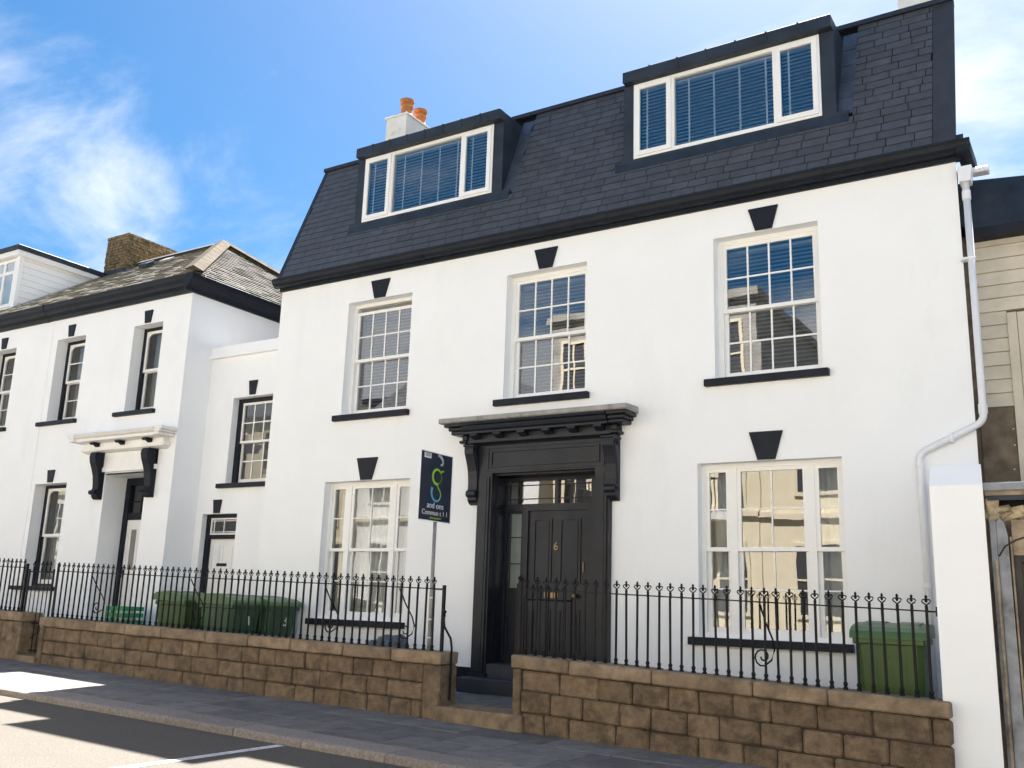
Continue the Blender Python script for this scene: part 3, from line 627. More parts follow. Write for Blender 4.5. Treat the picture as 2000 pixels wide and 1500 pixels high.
ob('old_pipe', MB().tube([(10.25, Yg-.045, -.4), (10.25, Yg-.045, 1.55), (10.25, Yg-.04, 1.66)], .014, 8), 'oldwood', NB)
ob('cable', MB().tube([(10.27, Yg-.03, 1.70), (10.32, Yg-.03, 1.78), (10.40, Yg-.02, 1.83), (10.6, Yg-.02, 1.9)], .006, 6), 'rubber', NB)
mb = frame_box(MB(), 10.376, 11.3, -.6, 1.705, Yg+.01, Yg+.10, .05); mb.box(10.43, 11.25, Yg+.06, Yg+.09, -.6, 1.65)
ob('door', mb, material('dark_brown_door', (.022, .018, .015), .6, .3, 4, bump=.2, bscale=15), NB)
ob('roof_upstand', MB().box(9.3, 10.10, Yn+.30, Yn+.5, 5.1, 5.94), 'lead', NB)
ob('eaves_board', MB().prism([(10.03, 5.20), (16, 5.20), (16, 5.30), (10.03, 5.30)], Yn-.16, Yn+.3, 'y'), 'navy', NB)
ob('lead_roof', MB().add([(10.04, Yn-.15, 5.30), (16, Yn-.15, 5.30), (16, Yn+.30, 5.50), (11.2, Yn+.2, 5.62), (10.02, Yn+.05, 5.95), (9.5, Yn+.4, 5.95), (11.2, Yn+5, 5.7), (16, Yn+5, 5.5)], [(0, 1, 2, 3, 4), (4, 3, 6, 5), (3, 2, 7, 6), (0, 4, 5)]), 'lead', NB)

# ------------------------------------------------------------------ left-hand house, its link and roof
LH = empty('hipped_house', (-6, 0, .2), 'white rendered house with weathered hipped slate roof and black eaves cornice', 'house')
CX = -2.2
W1 = (-3.70, -2.90, 4.285, 5.875); W2 = (-6.02, -5.12, 4.27, 5.895); W3 = (-8.25, -7.40, 4.26, 5.90); W4 = (-6.08, -5.10, 1.22, 3.085); PO = (-3.98, -2.87, .1, 3.17)
mb = wall_face(MB(), -14, CX, -.2, 6.42, 0, [W1, W2, W3, W4, (*PO, .52)], .30)
mb.add([(CX, 0, -.2), (CX, 6.2, -.2), (CX, 6.2, 6.42), (CX, 0, 6.42)], [(0, 1, 2, 3)]); mb.add([(-14, 6.2, -.2), (CX, 6.2, -.2), (CX, 6.2, 6.42), (-14, 6.2, 6.42)], [(0, 1, 2, 3)])
ob('wall', mb, 'render', LH)
mb = MB()
for z in (.6, 3.6, 6.4): mb.add([(-13.9, .31, z), (CX-.02, .31, z), (CX-.02, 6.1, z), (-13.9, 6.1, z)], [(0, 1, 2, 3)])
mb.add([(-13.9, 3, 0), (CX-.02, 3, 0), (CX-.02, 3, 6.4), (-13.9, 3, 6.4)], [(0, 1, 2, 3)])
ob('interior', mb, 'room', LH)
ob('joint_line', MB().box(-6.215, -6.195, -.006, .01, -.2, 6.3), 'whitepaint', LH)
def old_window(op, sash_col='whitepaint', fy=.22, three=False, cur=True):
    x0, x1, z0, z1 = op
    w = ob('sash_window', frame_box(MB(), x0, x1, z0, z1, fy, fy+.10, .075, .05, .06), 'navy', LH)
    X0, X1, Z0, Z1 = x0+.075, x1-.075, z0+.05, z1-.06; zm = (Z0+Z1)/2
    sash(w, X0, X1, zm-.02, Z1, fy+.012, .05, 1, 2 if three else 1, sash_col, 'glass_old', .018)
    sash(w, X0, X1, Z0, zm+.02, fy+.055, .05, 1, 2 if three else 1, sash_col, 'glass_old', .018, bot=.075)
    for sx, xx in ((1, X0+.049), (-1, X1-.049)):         # shaped horns of the arched top light
        ob('arched_corner', MB().add([(xx, fy+.014, Z1-.049), (xx+sx*.10, fy+.014, Z1-.049), (xx+sx*.035, fy+.014, Z1-.075), (xx, fy+.014, Z1-.13), (xx, fy+.045, Z1-.049), (xx+sx*.10, fy+.045, Z1-.049), (xx+sx*.035, fy+.045, Z1-.075), (xx, fy+.045, Z1-.13)],
            [(0, 1, 2, 3), (4, 5, 6, 7), (1, 2, 6, 5), (2, 3, 7, 6)]), sash_col, w)
    if cur: curtain(w, X0+.02, X0+.02+(X1-X0)*.42, Z0, Z1, fy+.22, .025, .09, 'oldcurtain'); curtain(w, X1-.12, X1-.02, Z0, Z1, fy+.24, .02, .08, 'oldcurtain')
    ob('sill', MB().cbox(x0-.24, x1+.06, -.07, fy+.01, z0-.075, z0-.001, .006), 'navy', LH)
    keystone(LH, (x0+x1)/2-.02, z1+.02, z1+.25, .22, .15)
old_window(W1); old_window(W2, three=True); old_window(W3, three=True); old_window(W4)
# open porch with paired consoles
ob('porch_soffit', MB().box(PO[0], PO[1], .0, .5, 3.171, 3.2), 'render', LH)
dm = MB(); frame_box(dm, PO[0]+.0, PO[1], .2, 3.165, .44, .54, .12); dm.box(PO[0]+.12, PO[1]-.12, .45, .53, 2.42, 2.55)
dfm = ob('door_frame', dm, 'navy', LH)
pane(dfm, PO[0]+.12, PO[1]-.12, 2.55, 3.05, .50, 'glass_old'); ob('glazing_bar', MB().box(-3.55, -3.535, .47, .50, 2.55, 3.05).box(PO[0]+.12, PO[1]-.12, .47, .5, 2.74, 2.755), 'navy', dfm)
mb = MB().box(PO[0]+.12, PO[1]-.12, .47, .52, .3, 2.42)
for a, b in ((-3.80, -3.47), (-3.38, -3.05)): moulded(mb, a, b, 1.5, 2.3, .47); moulded(mb, a, b, .45, 1.15, .47)
pd_ = ob('panelled_door', mb, 'doorwhite', LH)
ob('glazed_slot', MB().box(-3.70, -3.57, .452, .456, 1.55, 2.25), 'room', pd_)
ob('door_handle', MB().cbox(-3.82, -3.80, .44, .47, 1.42, 1.56, .004), 'navy', pd_)
pc = ob('porch_canopy', MB().prism([(0, 3.93), (-.34, 3.885), (-.36, 3.86), (-.33, 3.82), (-.29, 3.80), (-.28, 3.755), (-.24, 3.74), (-.12, 3.735), (-.12, 3.66), (-.15, 3.65), (-.14, 3.60), (-.08, 3.57), (0, 3.56)], -4.56, -2.38), 'whitepaint', LH)
for x, sg in ((-2.38, 1), (-4.56, -1)):
    mb = MB()
    for d, z0, z1 in ((.20, 3.84, 3.90), (.16, 3.80, 3.839), (.13, 3.745, 3.799), (.05, 3.60, 3.66)): mb.cbox(min(x, x+sg*d), max(x, x+sg*d), -.34 if d > .1 else -.14, .0, z0, z1, .01)
    ob('cornice_return', mb, 'whitepaint', pc)
for x in (-4.15, -3.45, -2.72): ob('modillion', MB().prism([(-.12, 3.733), (-.25, 3.733), (-.25, 3.71), (-.22, 3.69), (-.18, 3.70), (-.12, 3.665)], x-.06, x+.06), 'navy', pc)
ob('frieze', MB().box(-4.12, -2.62, -.045, .0, 3.30, 3.56).box(-4.16, -2.58, -.065, -.001, 3.22, 3.299), 'whitepaint', LH)
for a in (-4.18, -2.78):
    pr = [(0, 3.56), (-.20, 3.56), (-.225, 3.53), (-.235, 3.47), (-.215, 3.38), (-.17, 3.28), (-.125, 3.15), (-.105, 3.02), (-.10, 2.93), (-.12, 2.90), (-.165, 2.89), (-.175, 2.85), (-.155, 2.82), (-.11, 2.82), (-.10, 2.78), (-.06, 2.74), (0, 2.74)]
    ob('console_bracket', MB().prism(pr, a, a+.16), 'navy', LH)
# eaves cornice
ep = [(.0, 6.30), (-.05, 6.30), (-.06, 6.36), (-.13, 6.40), (-.15, 6.45), (-.19, 6.50), (-.20, 6.58), (-.17, 6.60), (0, 6.60)]
ob('eaves_cornice', MB().prism(ep, -14, CX), 'navy', LH)
ob('eaves_cornice', MB().prism([(CX-p[0], p[1]) for p in ep], -.199, 6.2, 'y'), 'navy', LH)
for xx in (-6.4,): ob('eaves_joint', MB().prism([(p[0]*1.05-.002, 6.45+(p[1]-6.45)*1.05) for p in ep], xx-.06, xx+.06), 'navy', LH)
# hipped roof: deck + slate courses
E0 = (-2.03, -.18, 6.60); AP = (-5.15, 3.0, 8.72); BK = (-2.03, 6.18, 6.60)
ob('roof_deck', MB().add([E0, AP, (-14, 3.0, 8.72), (-14, -.18, 6.60), BK, (-14, 6.18, 6.6)], [(0, 1, 2, 3), (0, 4, 1), (4, 5, 2, 1)]), 'oldslate', LH)
def courses(parent, P0, P1, Q0, Q1, n, wid, mat, name):
    """slates laid in n courses between eave P0-P1 and top Q0-Q1 (points), stepped"""
    P0, P1, Q0, Q1 = map(Vector, (P0, P1, Q0, Q1)); nrm = (P1-P0).cross(Q0-P0).normalized()
    if nrm.z < 0: nrm = -nrm
    mb = MB()
    for r in range(n):
        a, b = P0.lerp(Q0, r/n), P1.lerp(Q1, r/n); c, d = P0.lerp(Q0, min(1, (r+1.06)/n)), P1.lerp(Q1, min(1, (r+1.06)/n)); Ln = (b-a).length; k = max(1, int(Ln/wid)); off = .5*(r % 2)
        cuts = [0]+[min(1, max(0, (i+off+random.uniform(-.06, .06))/k)) for i in range(0 if off else 1, k)]+[1]
        for i in range(len(cuts)-1):
            s, t = cuts[i]+.004/Ln, cuts[i+1]-.004/Ln
            if t-s < .01/Ln: continue
            h = random.uniform(.014, .026); lo = random.uniform(-.012, .012)*(c-a).normalized()
            A, B_, C_, D_ = a.lerp(b, s)+lo, a.lerp(b, t)+lo, c.lerp(d, t), c.lerp(d, s)
            mb.add([A+nrm*h, B_+nrm*h, C_+nrm*.004, D_+nrm*.004, A, B_], [(0, 1, 2, 3), (0, 1, 5, 4)])
    return ob(name, mb, mat, parent, kind='stuff')
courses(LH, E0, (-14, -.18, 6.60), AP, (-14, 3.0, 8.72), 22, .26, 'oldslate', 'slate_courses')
courses(LH, E0, BK, AP, AP, 24, .26, 'oldslate_sunside', 'slate_courses')
def strip(name, a, b, w, t, mat, parent, side, n=1):
    a, b = Vector(a), Vector(b); d = (b-a).normalized(); s = Vector(side).normalized(); u = d.cross(s).normalized()
    if u.z < 0: u = -u
    for i in range(n):
        p, q = a.lerp(b, i/n)+d*.004, a.lerp(b, (i+1)/n)-d*.004
        ob(name, MB().add([p-s*w+u*.0, p+u*t, p+s*w, q+s*w, q+u*t, q-s*w], [(0, 1, 4, 5), (1, 2, 3, 4), (0, 2, 1), (3, 5, 4), (0, 5, 3, 2)]), mat, parent)
hd = (Vector(AP)-Vector(E0)).normalized()
strip('hip_tile', Vector(E0)+Vector((0, 0, .03)), Vector(AP)+Vector((0, 0, .05)), .17, .09, 'hip', LH, hd.cross(Vector((0, 0, 1))), 9)
hb = (Vector(AP)-Vector(BK)).normalized(); strip('hip_tile', Vector(BK)+Vector((0, 0, .03)), Vector(AP)+Vector((0, 0, .05)), .15, .09, 'hip', LH, hb.cross(Vector((0, 0, 1))), 9)
strip('ridge_tile', Vector(AP)+Vector((0, 0, .02)), (-8.0, 3, 8.74), .12, .09, 'darkroof', LH, (0, 1, 0), 8)
ob('roof_vent', MB().cbox(-.14, .14, -.12, .12, 0, .09, .01), 'lead', LH, loc=(-6.55, 2.15, 8.19), rot=(R(34), 0, 0)); ob('roof_light', MB().cbox(-.15, .15, -.1, .1, 0, .05, .006), 'stonegrey', LH, loc=(-6.15, 2.35, 8.32), rot=(R(34), 0, 0))
ob('roof_vent', MB().cbox(-.14, .14, -.12, .12, 0, .07, .01), 'lead', LH, loc=(-3.6, 3.9, 7.72), rot=(0, R(34), 0))
# brick chimney
BC = ob('brick_chimney', MB().box(-8.80, -8.02, 2.62, 4.03, 7.8, 9.43), 'brickjoint', LH)
br = MB(); z = 8.2; r = 0
while z < 9.42:
    h = .072
    for face in range(2):
        L0, L1 = ((-8.81, -8.01) if face == 0 else (2.61, 4.04)); x = L0-(r % 2)*.11
        while x < L1:
            w = random.uniform(.15, .24); a, b = max(L0, x)+.004, min(L1, x+w)-.004; x += w; pr = random.uniform(.004, .026)
            if b-a < .02: continue
            if face == 0: br.cbox(a, b, 2.62-pr, 2.66, z+.004, z+h-.004, .006, .003)
            else: br.cbox(-8.06, -8.02+pr, a, b, z+.004, z+h-.004, .006, .003)
    z += h; r += 1
ob('chimney_bricks', br, 'brick', BC, kind='stuff')
ob('chimney_flashing', MB().prism([(2.50, 8.40), (2.60, 8.55), (3.9, 8.9), (3.9, 8.75), (3.0, 8.70)], -8.0, -7.86), 'lead2', LH); ob('chimney_flashing', MB().box(-8.9, -7.9, 2.50, 2.605, 8.25, 8.50), 'lead', LH)
# boarded dormer
DX, DY = -8.65, .5
dm = MB().prism([(DY, 6.95), (DY, 8.22), (2.25, 8.22), (2.2, 8.15)], -11, DX)
DL = ob('boarded_dormer', dm, 'whitepaint', LH)
z = 7.05
while z < 8.18:
    ye = min(2.2, -.18+(z+.1-6.60)/.667); 
    if ye > DY+.05: ob('weatherboard', MB().prism([(DX-.002, z), (DX+.022, z), (DX+.008, z+.135), (DX-.002, z+.135)], DY+.06, max(DY+.1, -.18+(z+.12-6.60)/.667+.05), 'y'), 'upvc', DL)
    z += .14
ob('corner_post', MB().box(DX-.08, DX+.03, DY-.03, DY+.06, 6.98, 8.22), 'upvc', DL)
ob('dormer_fascia', MB().box(-11, DX+.12, DY-.14, 2.35, 8.22, 8.33), 'upvc', DL); ob('dormer_roof', MB().cbox(-11, DX+.16, DY-.18, 2.5, 8.33, 8.44, .01), 'lead', DL)
w = ob('casement_window', frame_box(MB(), -9.9, DX-.08, 7.1, 8.2, DY-.03, DY+.0, .07).box(-9.2, -9.13, DY-.031, DY-.001, 7.1, 8.2).box(-9.9, DX-.1, DY-.029, DY-.002, 7.85, 7.92), 'upvc', DL)
ob('pane', MB().add([(-9.85, DY-.01, 7.15), (DX-.1, DY-.01, 7.15), (DX-.1, DY-.01, 8.15), (-9.85, DY-.01, 8.15)], [(0, 1, 2, 3)]), 'glass_coated', DL)
ob('dormer_flashing', MB().prism([(.35, 6.99), (2.3, 8.29), (2.3, 8.24), (.35, 6.94)], DX+.02, DX+.22), 'stonegrey', DL)

# low link between the two houses
LK = empty('link_block', (-1.1, .58, .2), 'low white flat-topped link with black framed window between the two houses', 'building')
Yk = .58; KW = (-1.56, -.55, 3.0, 4.475); KD = (-2.04, -1.20, .1, 2.50)
mb = wall_face(MB(), CX, .1, -.2, 5.25, Yk, [(*KW, .25), (*KD, .25)], .25); ob('flat_roof', MB().add([(CX, Yk+.2, 5.3), (.1, Yk+.2, 5.3), (.1, 6, 5.3), (CX, 6, 5.3)], [(0, 1, 2, 3)]), 'linkroof', LK)
ob('wall', mb, 'render', LK); ob('interior', MB().add([(CX, 2.2, 0), (0, 2.2, 0), (0, 2.2, 5.2), (CX, 2.2, 5.2)], [(0, 1, 2, 3)]), 'room', LK)
ob('parapet', MB().box(CX, .0, Yk-.02, Yk+.12, 5.25, 5.43).box(CX, .0, Yk-.075, Yk+.119, 5.215, 5.265), 'render', LK)
fy = Yk+.13; x0, x1, z0, z1 = KW
kw = ob('sash_window', frame_box(MB(), x0, x1, z0, z1, fy, fy+.11, .10, .03, .075), 'navy', LK)
sash(kw, x0+.10, x1-.10, 3.70, z1-.075, fy+.012, .04, 3, 2, 'whitepaint', 'glass_old', .02); sash(kw, x0+.10, x1-.10, z0+.03, 3.74, fy+.056, .04, 3, 2, 'whitepaint', 'glass_old', .02, bot=.06)
ob('sill', MB().cbox(x0-.16, x1+.05, Yk-.07, fy+.01, z0-.075, z0-.001, .006), 'navy', LK)
keystone(LK, -1.10, 4.50, 4.745, .20, .13, Yk); keystone(LK, -1.69, 2.51, 2.735, .20, .14, Yk)
x0, x1, z0, z1 = KD; fy = Yk+.10
kd = ob('door_frame', frame_box(MB(), x0, x1, .1, 2.5, fy, fy+.1, .10, .05, .06).box(x0+.10, x1-.10, fy+.002, fy+.098, 2.09, 2.16), 'navy', LK)
sash(kd, x0+.10, x1-.10, 2.16, 2.44, fy+.012, .025, 2, 1, 'whitepaint', 'glass_old', .014, name='fanlight')
ob('glazing_bar', MB().box(x0+.12, x1-.12, fy+.013, fy+.04, 2.20, 2.212).box(x0+.12, x1-.12, fy+.013, fy+.04, 2.385, 2.397).box(x0+.18, x0+.192, fy+.014, fy+.04, 2.18, 2.42), 'whitepaint', kd)
mb = MB().box(x0+.10, x1-.10, fy+.05, fy+.09, .15, 2.09); moulded(mb, x0+.16, x0+.35, 1.45, 2.0, fy+.05, w=.015, d=.008); moulded(mb, x0+.41, x1-.16, 1.45, 2.0, fy+.05, w=.015, d=.008); moulded(mb, x0+.16, x0+.35, .3, 1.1, fy+.05, w=.015, d=.008); moulded(mb, x0+.41, x1-.16, .3, 1.1, fy+.05, w=.015, d=.008)
kdd = ob('panelled_door', mb, 'doorwhite', LK); ob('letter_slot', MB().cbox(-1.74, -1.50, fy+.035, fy+.05, 1.64, 1.69, .004), 'navy', kdd)

# ------------------------------------------------------------------ boundary walls with railings
def stone_wall(name, x0, x1, z0, z1, label, ch=.13, hc=.205, post_l=0., post_r=0.):
    s = (z0-z1)/(x1-x0); YF, YB = -1.86, -1.56
    e = empty(name, ((x0+x1)/2, -1.7, -.1), label, 'wall')
    ob('mortar_core', MB().add([(x, y, (z0-s*(x-x0))-.06 if t else -.6) for x in (x0+.03, x1-.03) for y in (YF+.026, YB-.02) for t in (0, 1)], [(0, 1, 3, 2), (4, 6, 7, 5), (0, 4, 5, 1), (2, 3, 7, 6), (0, 2, 6, 4), (1, 5, 7, 3)]), 'mortar', e)
    x = x0
    while x < x1-.01:                                     # coping stones
        w = random.uniform(.62, 1.0)
        if x1-(x+w) < .45: w = x1-x
        ob('coping_stone', MB().cbox(x+.005, x+w-.005, YF-.03, YB+.02, z0-ch, z0, .014, .005, s, x0), 'coping', e); x += w
    a0, b0 = x0+post_l, x1-post_r
    if post_l: ob('gatepost_stone', MB().cbox(x0+.012, x0+post_l-.012, YF-.004, YB+.01, z0-ch-.62, z0-ch-.006, .012, .003), 'stone', e)
    if post_r: ob('gatepost_stone', MB().cbox(x1-post_r+.004, x1-.012, YF-.012, YB+.01, z1-ch-.56, z1-ch-.006, .014, .003), 'stone', e)
    for r in range(4):
        zt = z0-ch-.008-r*hc; x = a0-random.uniform(0, .15)
        while x < b0:
            w = random.uniform(.27, .50); a, b = max(x, a0)+.005, min(x+w, b0)-.005
            if b0-b < .14: b = b0-.005; w = b0-x
            x += w
            if b-a < .05: continue
            ob('stone', MB().cbox(a, b, YF+random.uniform(-.006, .008), YF+.12, zt-hc+.006, zt-.004, .016, .006, s, x0), 'stone', e)
    mb = MB()
    return e
stone_wall('stone_wall', -2.42, 4.86, .776, .655, 'long brown sandstone wall below the railings in front of the link and sign board', post_l=.12, post_r=.24, hc=.19)
stone_wall('stone_wall', 5.74, 9.86, .682, .535, 'brown sandstone wall below the heart-topped railings in front of the green bin on its own', post_l=.12)
stone_wall('stone_wall', -7.5, -2.86, .90, .825, 'short brown sandstone wall with square end beyond the narrow iron gate', post_r=.5)
ob_step = ob('gate_step', MB().cbox(-2.95, -2.38, -1.90, -1.5, -.1, .215, .012, .004), 'coping'); tag(ob_step, 'brown stone step below the narrow iron gate', 'step')

# railing parts (shared meshes)
def heart_mesh(sc=1.):
    mb = MB(); pts = []
    for i in range(17):                                   # open heart: two lobes rising from a point
        t = -math.pi+2*math.pi*i/16
        pts.append((.020*sc*1.25*math.sin(t)**3*1.15, 0, .045+sc*.0145*(1.3*math.cos(t)-.5*math.cos(2*t)-.2*math.cos(3*t)-.1*math.cos(4*t))))
    mb.tube(pts, .0062, 5, False)
    mb.lathe([(.006, .040), (.013, .052), (.008, .064), (.010, .078), (.012, .088), (.004, .102)], 0, 0, 8)
    mb.lathe([(.012, -.045), (.016, -.03), (.012, -.012), (.014, .0), (.010, .018)], 0, 0, 8)
    m = mb.mesh('finial'); m.materials.append(M['iron']); return m
FIN = heart_mesh(1.2)
def bar_mesh(h):
    mb = MB().lathe([(.0122, 0), (.0122, h)], 0, 0, 8); mb.lathe([(.022, -.004), (.022, .018), (.014, .026), (.020, .045), (.020, .055), (.0105, .068)], 0, 0, 8)
    m = mb.mesh('bar'); m.materials.append(M['iron']); return m
def stay(x, zb, zt, parent, dirn=1):
    y = -1.70; pts = [(x, y+.01, zt-.02), (x+.02*dirn, y+.10, zt-.18), (x+.05*dirn, y+.20, zt-.33), (x+.05*dirn, y+.25, zt-.43), (x+.02*dirn, y+.25, zt-.52), (x-.03, y+.2, zt-.57)]
    c = Vector((x-.04, y+.17, zt-.49)); 
    for i in range(16):
        t = -1.9-i*.5; r = .085*(1-i/19); pts.append((c.x+r*math.cos(t), y+.19, c.z+r*math.sin(t)))
    ob('stay', MB().tube(pts, .0085, 6), 'iron', parent)
def railing(x0, x1, zb0, zb1, zt0, zt1, label, skip=(), posts=(), stays=(), sp=.1155):
    e = empty('railing', ((x0+x1)/2, -1.7, min(zb0, zb1)), label, 'railing', 'iron railings on the front walls'); y = -1.70
    zb = lambda x: zb0+(zb1-zb0)*(x-x0)/(x1-x0); zt = lambda x: zt0+(zt1-zt0)*(x-x0)/(x1-x0)
    ob('top_rail', MB().add([(x, yy, zt(x)+d) for x in (x0-.03, x1+.03) for yy in (y-.018, y+.018) for d in (-.006, .006)], [(0, 1, 3, 2), (4, 6, 7, 5), (0, 4, 5, 1), (2, 3, 7, 6), (0, 2, 6, 4), (1, 5, 7, 3)]), 'iron', e)
    n = round((x1-x0)/sp); bm_ = bar_mesh(zt0-zb0)
    for i in range(n+1):
        x = x0+(x1-x0)*i/n+random.gauss(0, .002); h = (zt(x)-zb(x))/(zt0-zb0); lean = (random.gauss(0, .006), random.gauss(0, .006), 0)
        b = ob('bar', bm_, 'iron', e, loc=(x, y, zb(x)-.003), rot=lean, scale=(1, 1, h))
        ob('finial', FIN, 'iron', b, loc=(x+lean[1]*.65, y, zt(x)+.03), rot=(0, 0, random.gauss(0, .1)))
    for px, z0, z1, w in posts: ob('post', MB().cbox(px-w, px+w, y-w, y+w, z0, z1, .004), 'iron', e)
    for sx in stays: stay(sx, zb(sx), zt(sx), e)
    return e
rl = railing(-2.38, 4.60, .774, .657, 1.445, 1.325, 'black iron railings in front of the row of green bins and the sign board', posts=((4.73, .60, 1.365, .017), (4.73, .1, .66, .014), (-2.40, .76, 1.56, .014)), stays=(-1.6, .55, 2.95, 4.1))
ob('latch_bar', MB().tube([(4.75, -1.72, 1.10), (4.80, -1.75, 1.08), (4.79, -1.75, 1.03), (4.76, -1.72, 1.02), (4.77, -1.72, .92), (4.86, -1.72, .80), (4.88, -1.72, .70), (4.88, -1.72, .16)], .013, 7), 'iron', rl)
ob('top_rail', MB().box(4.60, 4.745, -1.712, -1.688, 1.312, 1.33), 'iron', rl)
rr_ = railing(5.80, 9.70, .680, .541, 1.345, 1.242, 'black iron railings with open heart finials in front of the door and single bin', posts=((5.72, .68, 1.43, .02), (5.685, .68, 1.40, .01)), stays=(8.28,))
ob('post_ball', MB().lathe([(.012, 1.43), (.03, 1.445), (.033, 1.46), (.02, 1.475), (.004, 1.495)], 5.72, -1.7, 10), 'iron', rr_)
ob('wall_bracket', MB().box(9.70, 9.79, -1.712, -1.688, 1.232, 1.246).box(9.775, 9.79, -1.73, -1.67, 1.20, 1.28), 'iron', rr_)
railing(-7.4, -3.28, .90, .83, 1.56, 1.49, 'black iron railings on the short wall beyond the narrow gate', posts=((-3.20, .2, 1.55, .02),))
def gate(name, pts0, pts1, zb, zt, label, nb):
    e = empty(name, (*pts0, zb), label, 'gate'); a, b = Vector((*pts0, 0)), Vector((*pts1, 0)); d = (b-a)
    for z in (zb+.03, zb+.35*(zt-zb), zt-.02): ob('gate_rail', MB().tube([a+Vector((0, 0, z)), b+Vector((0, 0, z))], .010, 6), 'iron', e)
    for i in range(nb+1):
        p = a+d*i/nb; ob('bar', MB().tube([p+Vector((0, 0, zb)), p+Vector((0, 0, zt+.02))], .016 if i in (0, nb) else .008, 6), 'iron', e)
        if i not in (0, nb): ob('finial', FIN, 'iron', e, loc=(p.x, p.y, zt+.04))
    ob('brace', MB().tube([a+Vector((0, 0, zb+.05)), b+Vector((0, 0, zb+.35*(zt-zb)))], .007, 6), 'iron', e)
    return e
gate('iron_gate', (-3.12, -1.70), (-2.50, -1.70), .25, 1.45, 'narrow black iron gate between two stone walls', 6)
gate('iron_gate', (5.66, -1.52), (5.80, -.72), .16, 1.26, 'black iron gate standing open on the path before the black door', 6)

# ------------------------------------------------------------------ estate agent's board
S = empty('sign_board', (4.44, -1.52, .1), 'navy board with green and blue letter g on a grey pole', 'sign')
ob('pole', MB().lathe([(.021, .05), (.021, 2.2)], 4.42, -1.515, 12), 'grey_pole', S, smooth=True)
for z in (.78, .98, 1.22): ob('pole_tie', MB().lathe([(.025, z), (.025, z+.014)], 4.42, -1.515, 12), 'upvc', S)
Bx = 4.445
bd = ob('board', MB().box(Bx-.006, Bx, -1.875, -1.262, 2.09, 2.872), 'signnavy', S)
ob('board_edge', frame_box(MB(), -1.885, -1.252, 2.08, 2.882, 0, .012, .011), 'upvc', S) if False else None
fe = MB(); frame_box(fe, -1.883, -1.254, 2.082, 2.880, 0, .012, .009); fe.v = [(Bx-.008+b, a, c) for a, b, c in fe.v]; ob('board_edge', fe, 'upvc', bd)
def signcol(name):
    m = bpy.data.materials.new(name); m.use_nodes = True; N = m.node_tree.nodes; L = m.node_tree.links; g = N.new('ShaderNodeNewGeometry'); s = N.new('ShaderNodeSeparateXYZ'); L.new(g.outputs['Position'], s.inputs[0])
    a = N.new('ShaderNodeMath'); a.operation = 'MULTIPLY_ADD'; L.new(s.outputs[2], a.inputs[0]); a.inputs[1].default_value = 1.0; a.inputs[2].default_value = 0
    b2 = N.new('ShaderNodeMath'); b2.operation = 'MULTIPLY_ADD'; L.new(s.outputs[1], b2.inputs[0]); b2.inputs[1].default_value = .9; L.new(a.outputs[0], b2.inputs[2])
    r_ = N.new('ShaderNodeMapRange'); L.new(b2.outputs[0], r_.inputs[0]); r_.inputs[1].default_value = .88; r_.inputs[2].default_value = 1.08
    mx = N.new('ShaderNodeMix'); mx.data_type = 'RGBA'; L.new(r_.outputs[0], mx.inputs[0]); mx.inputs[6].default_value = (.05, .33, .62, 1); mx.inputs[7].default_value = (.30, .56, .03, 1)
    L.new(mx.outputs[2], N['Principled BSDF'].inputs['Base Color']); N['Principled BSDF'].inputs['Roughness'].default_value = .5; return m
SG = signcol('logo_gradient')
def ribbon(path, wf):
    """flat strip on the board face, path in (y, z)"""
    V = []; F = []; n = len(path)
    for i, (y, z) in enumerate(path):
        a = Vector(path[max(0, i-1)]); b = Vector(path[min(n-1, i+1)]); t = (b-a).normalized(); nr = Vector((-t.y, t.x)); w = wf(i/(n-1))
        V += [(Bx+.003, y+nr.x*w, z+nr.y*w), (Bx+.003, y-nr.x*w, z-nr.y*w)]
    return MB().add(V, [(2*i, 2*i+1, 2*i+3, 2*i+2) for i in range(n-1)])
gy, gz = -1.555, 2.60
loop = [(gy+.085*math.cos(t), gz+.085*math.sin(t)) for t in [R(20)+i*R(12) for i in range(31)]]
ob('logo', ribbon(loop, lambda s: .010+.008*math.sin(s*math.pi)**2), SG, bd)
tail = [(gy+.13, gz+.075), (gy+.095, gz+.078), (gy+.075, gz+.06), (gy+.085, gz+.0), (gy+.065, gz-.06), (gy+.015, gz-.095), (gy+.025, gz-.125), (gy+.075, gz-.165), (gy+.085, gz-.215), (gy+.06, gz-.262), (gy+.015, gz-.285), (gy-.04, gz-.277), (gy-.085, gz-.235), (gy-.10, gz-.18), (gy-.085, gz-.13)]
def smooth(p, k=3):
    for _ in range(k):
        q = [p[0]]
        for a, b in zip(p[:-1], p[1:]): q += [(a[0]*.75+b[0]*.25, a[1]*.75+b[1]*.25), (a[0]*.25+b[0]*.75, a[1]*.25+b[1]*.75)]
        p = q+[p[-1]]
    return p
ob('logo', ribbon(smooth(tail), lambda s: .009+.012*max(0, (s-.62)/.38)), SG, bd)
for txt, y, z, sz, m in (('and ons', -1.565, 2.262, .098, 'signwhite'), ('Commun t 1 1', -1.565, 2.178, .080, 'marking')):
    me = tri_prism_text(txt, sz, .001); ob('lettering', me, m, bd, loc=(Bx+.003, y, z), rot=(R(90), 0, R(90)), scale=(1.05, 1, 1))
ob('green_flourish', ribbon(smooth([(-1.66, 2.128), (-1.64, 2.112), (-1.62, 2.128), (-1.60, 2.112), (-1.58, 2.128), (-1.55, 2.108), (-1.53, 2.126), (-1.50, 2.114), (-1.47, 2.124), (-1.44, 2.12)]), lambda s: .006), 'signlime', bd)
ob('sticker', MB().box(Bx, Bx+.002, -1.815, -1.685, 2.80, 2.86), 'upvc', bd); ob('sticker_print', MB().box(Bx+.0021, Bx+.0035, -1.80, -1.70, 2.815, 2.858), 'signgrey', bd)
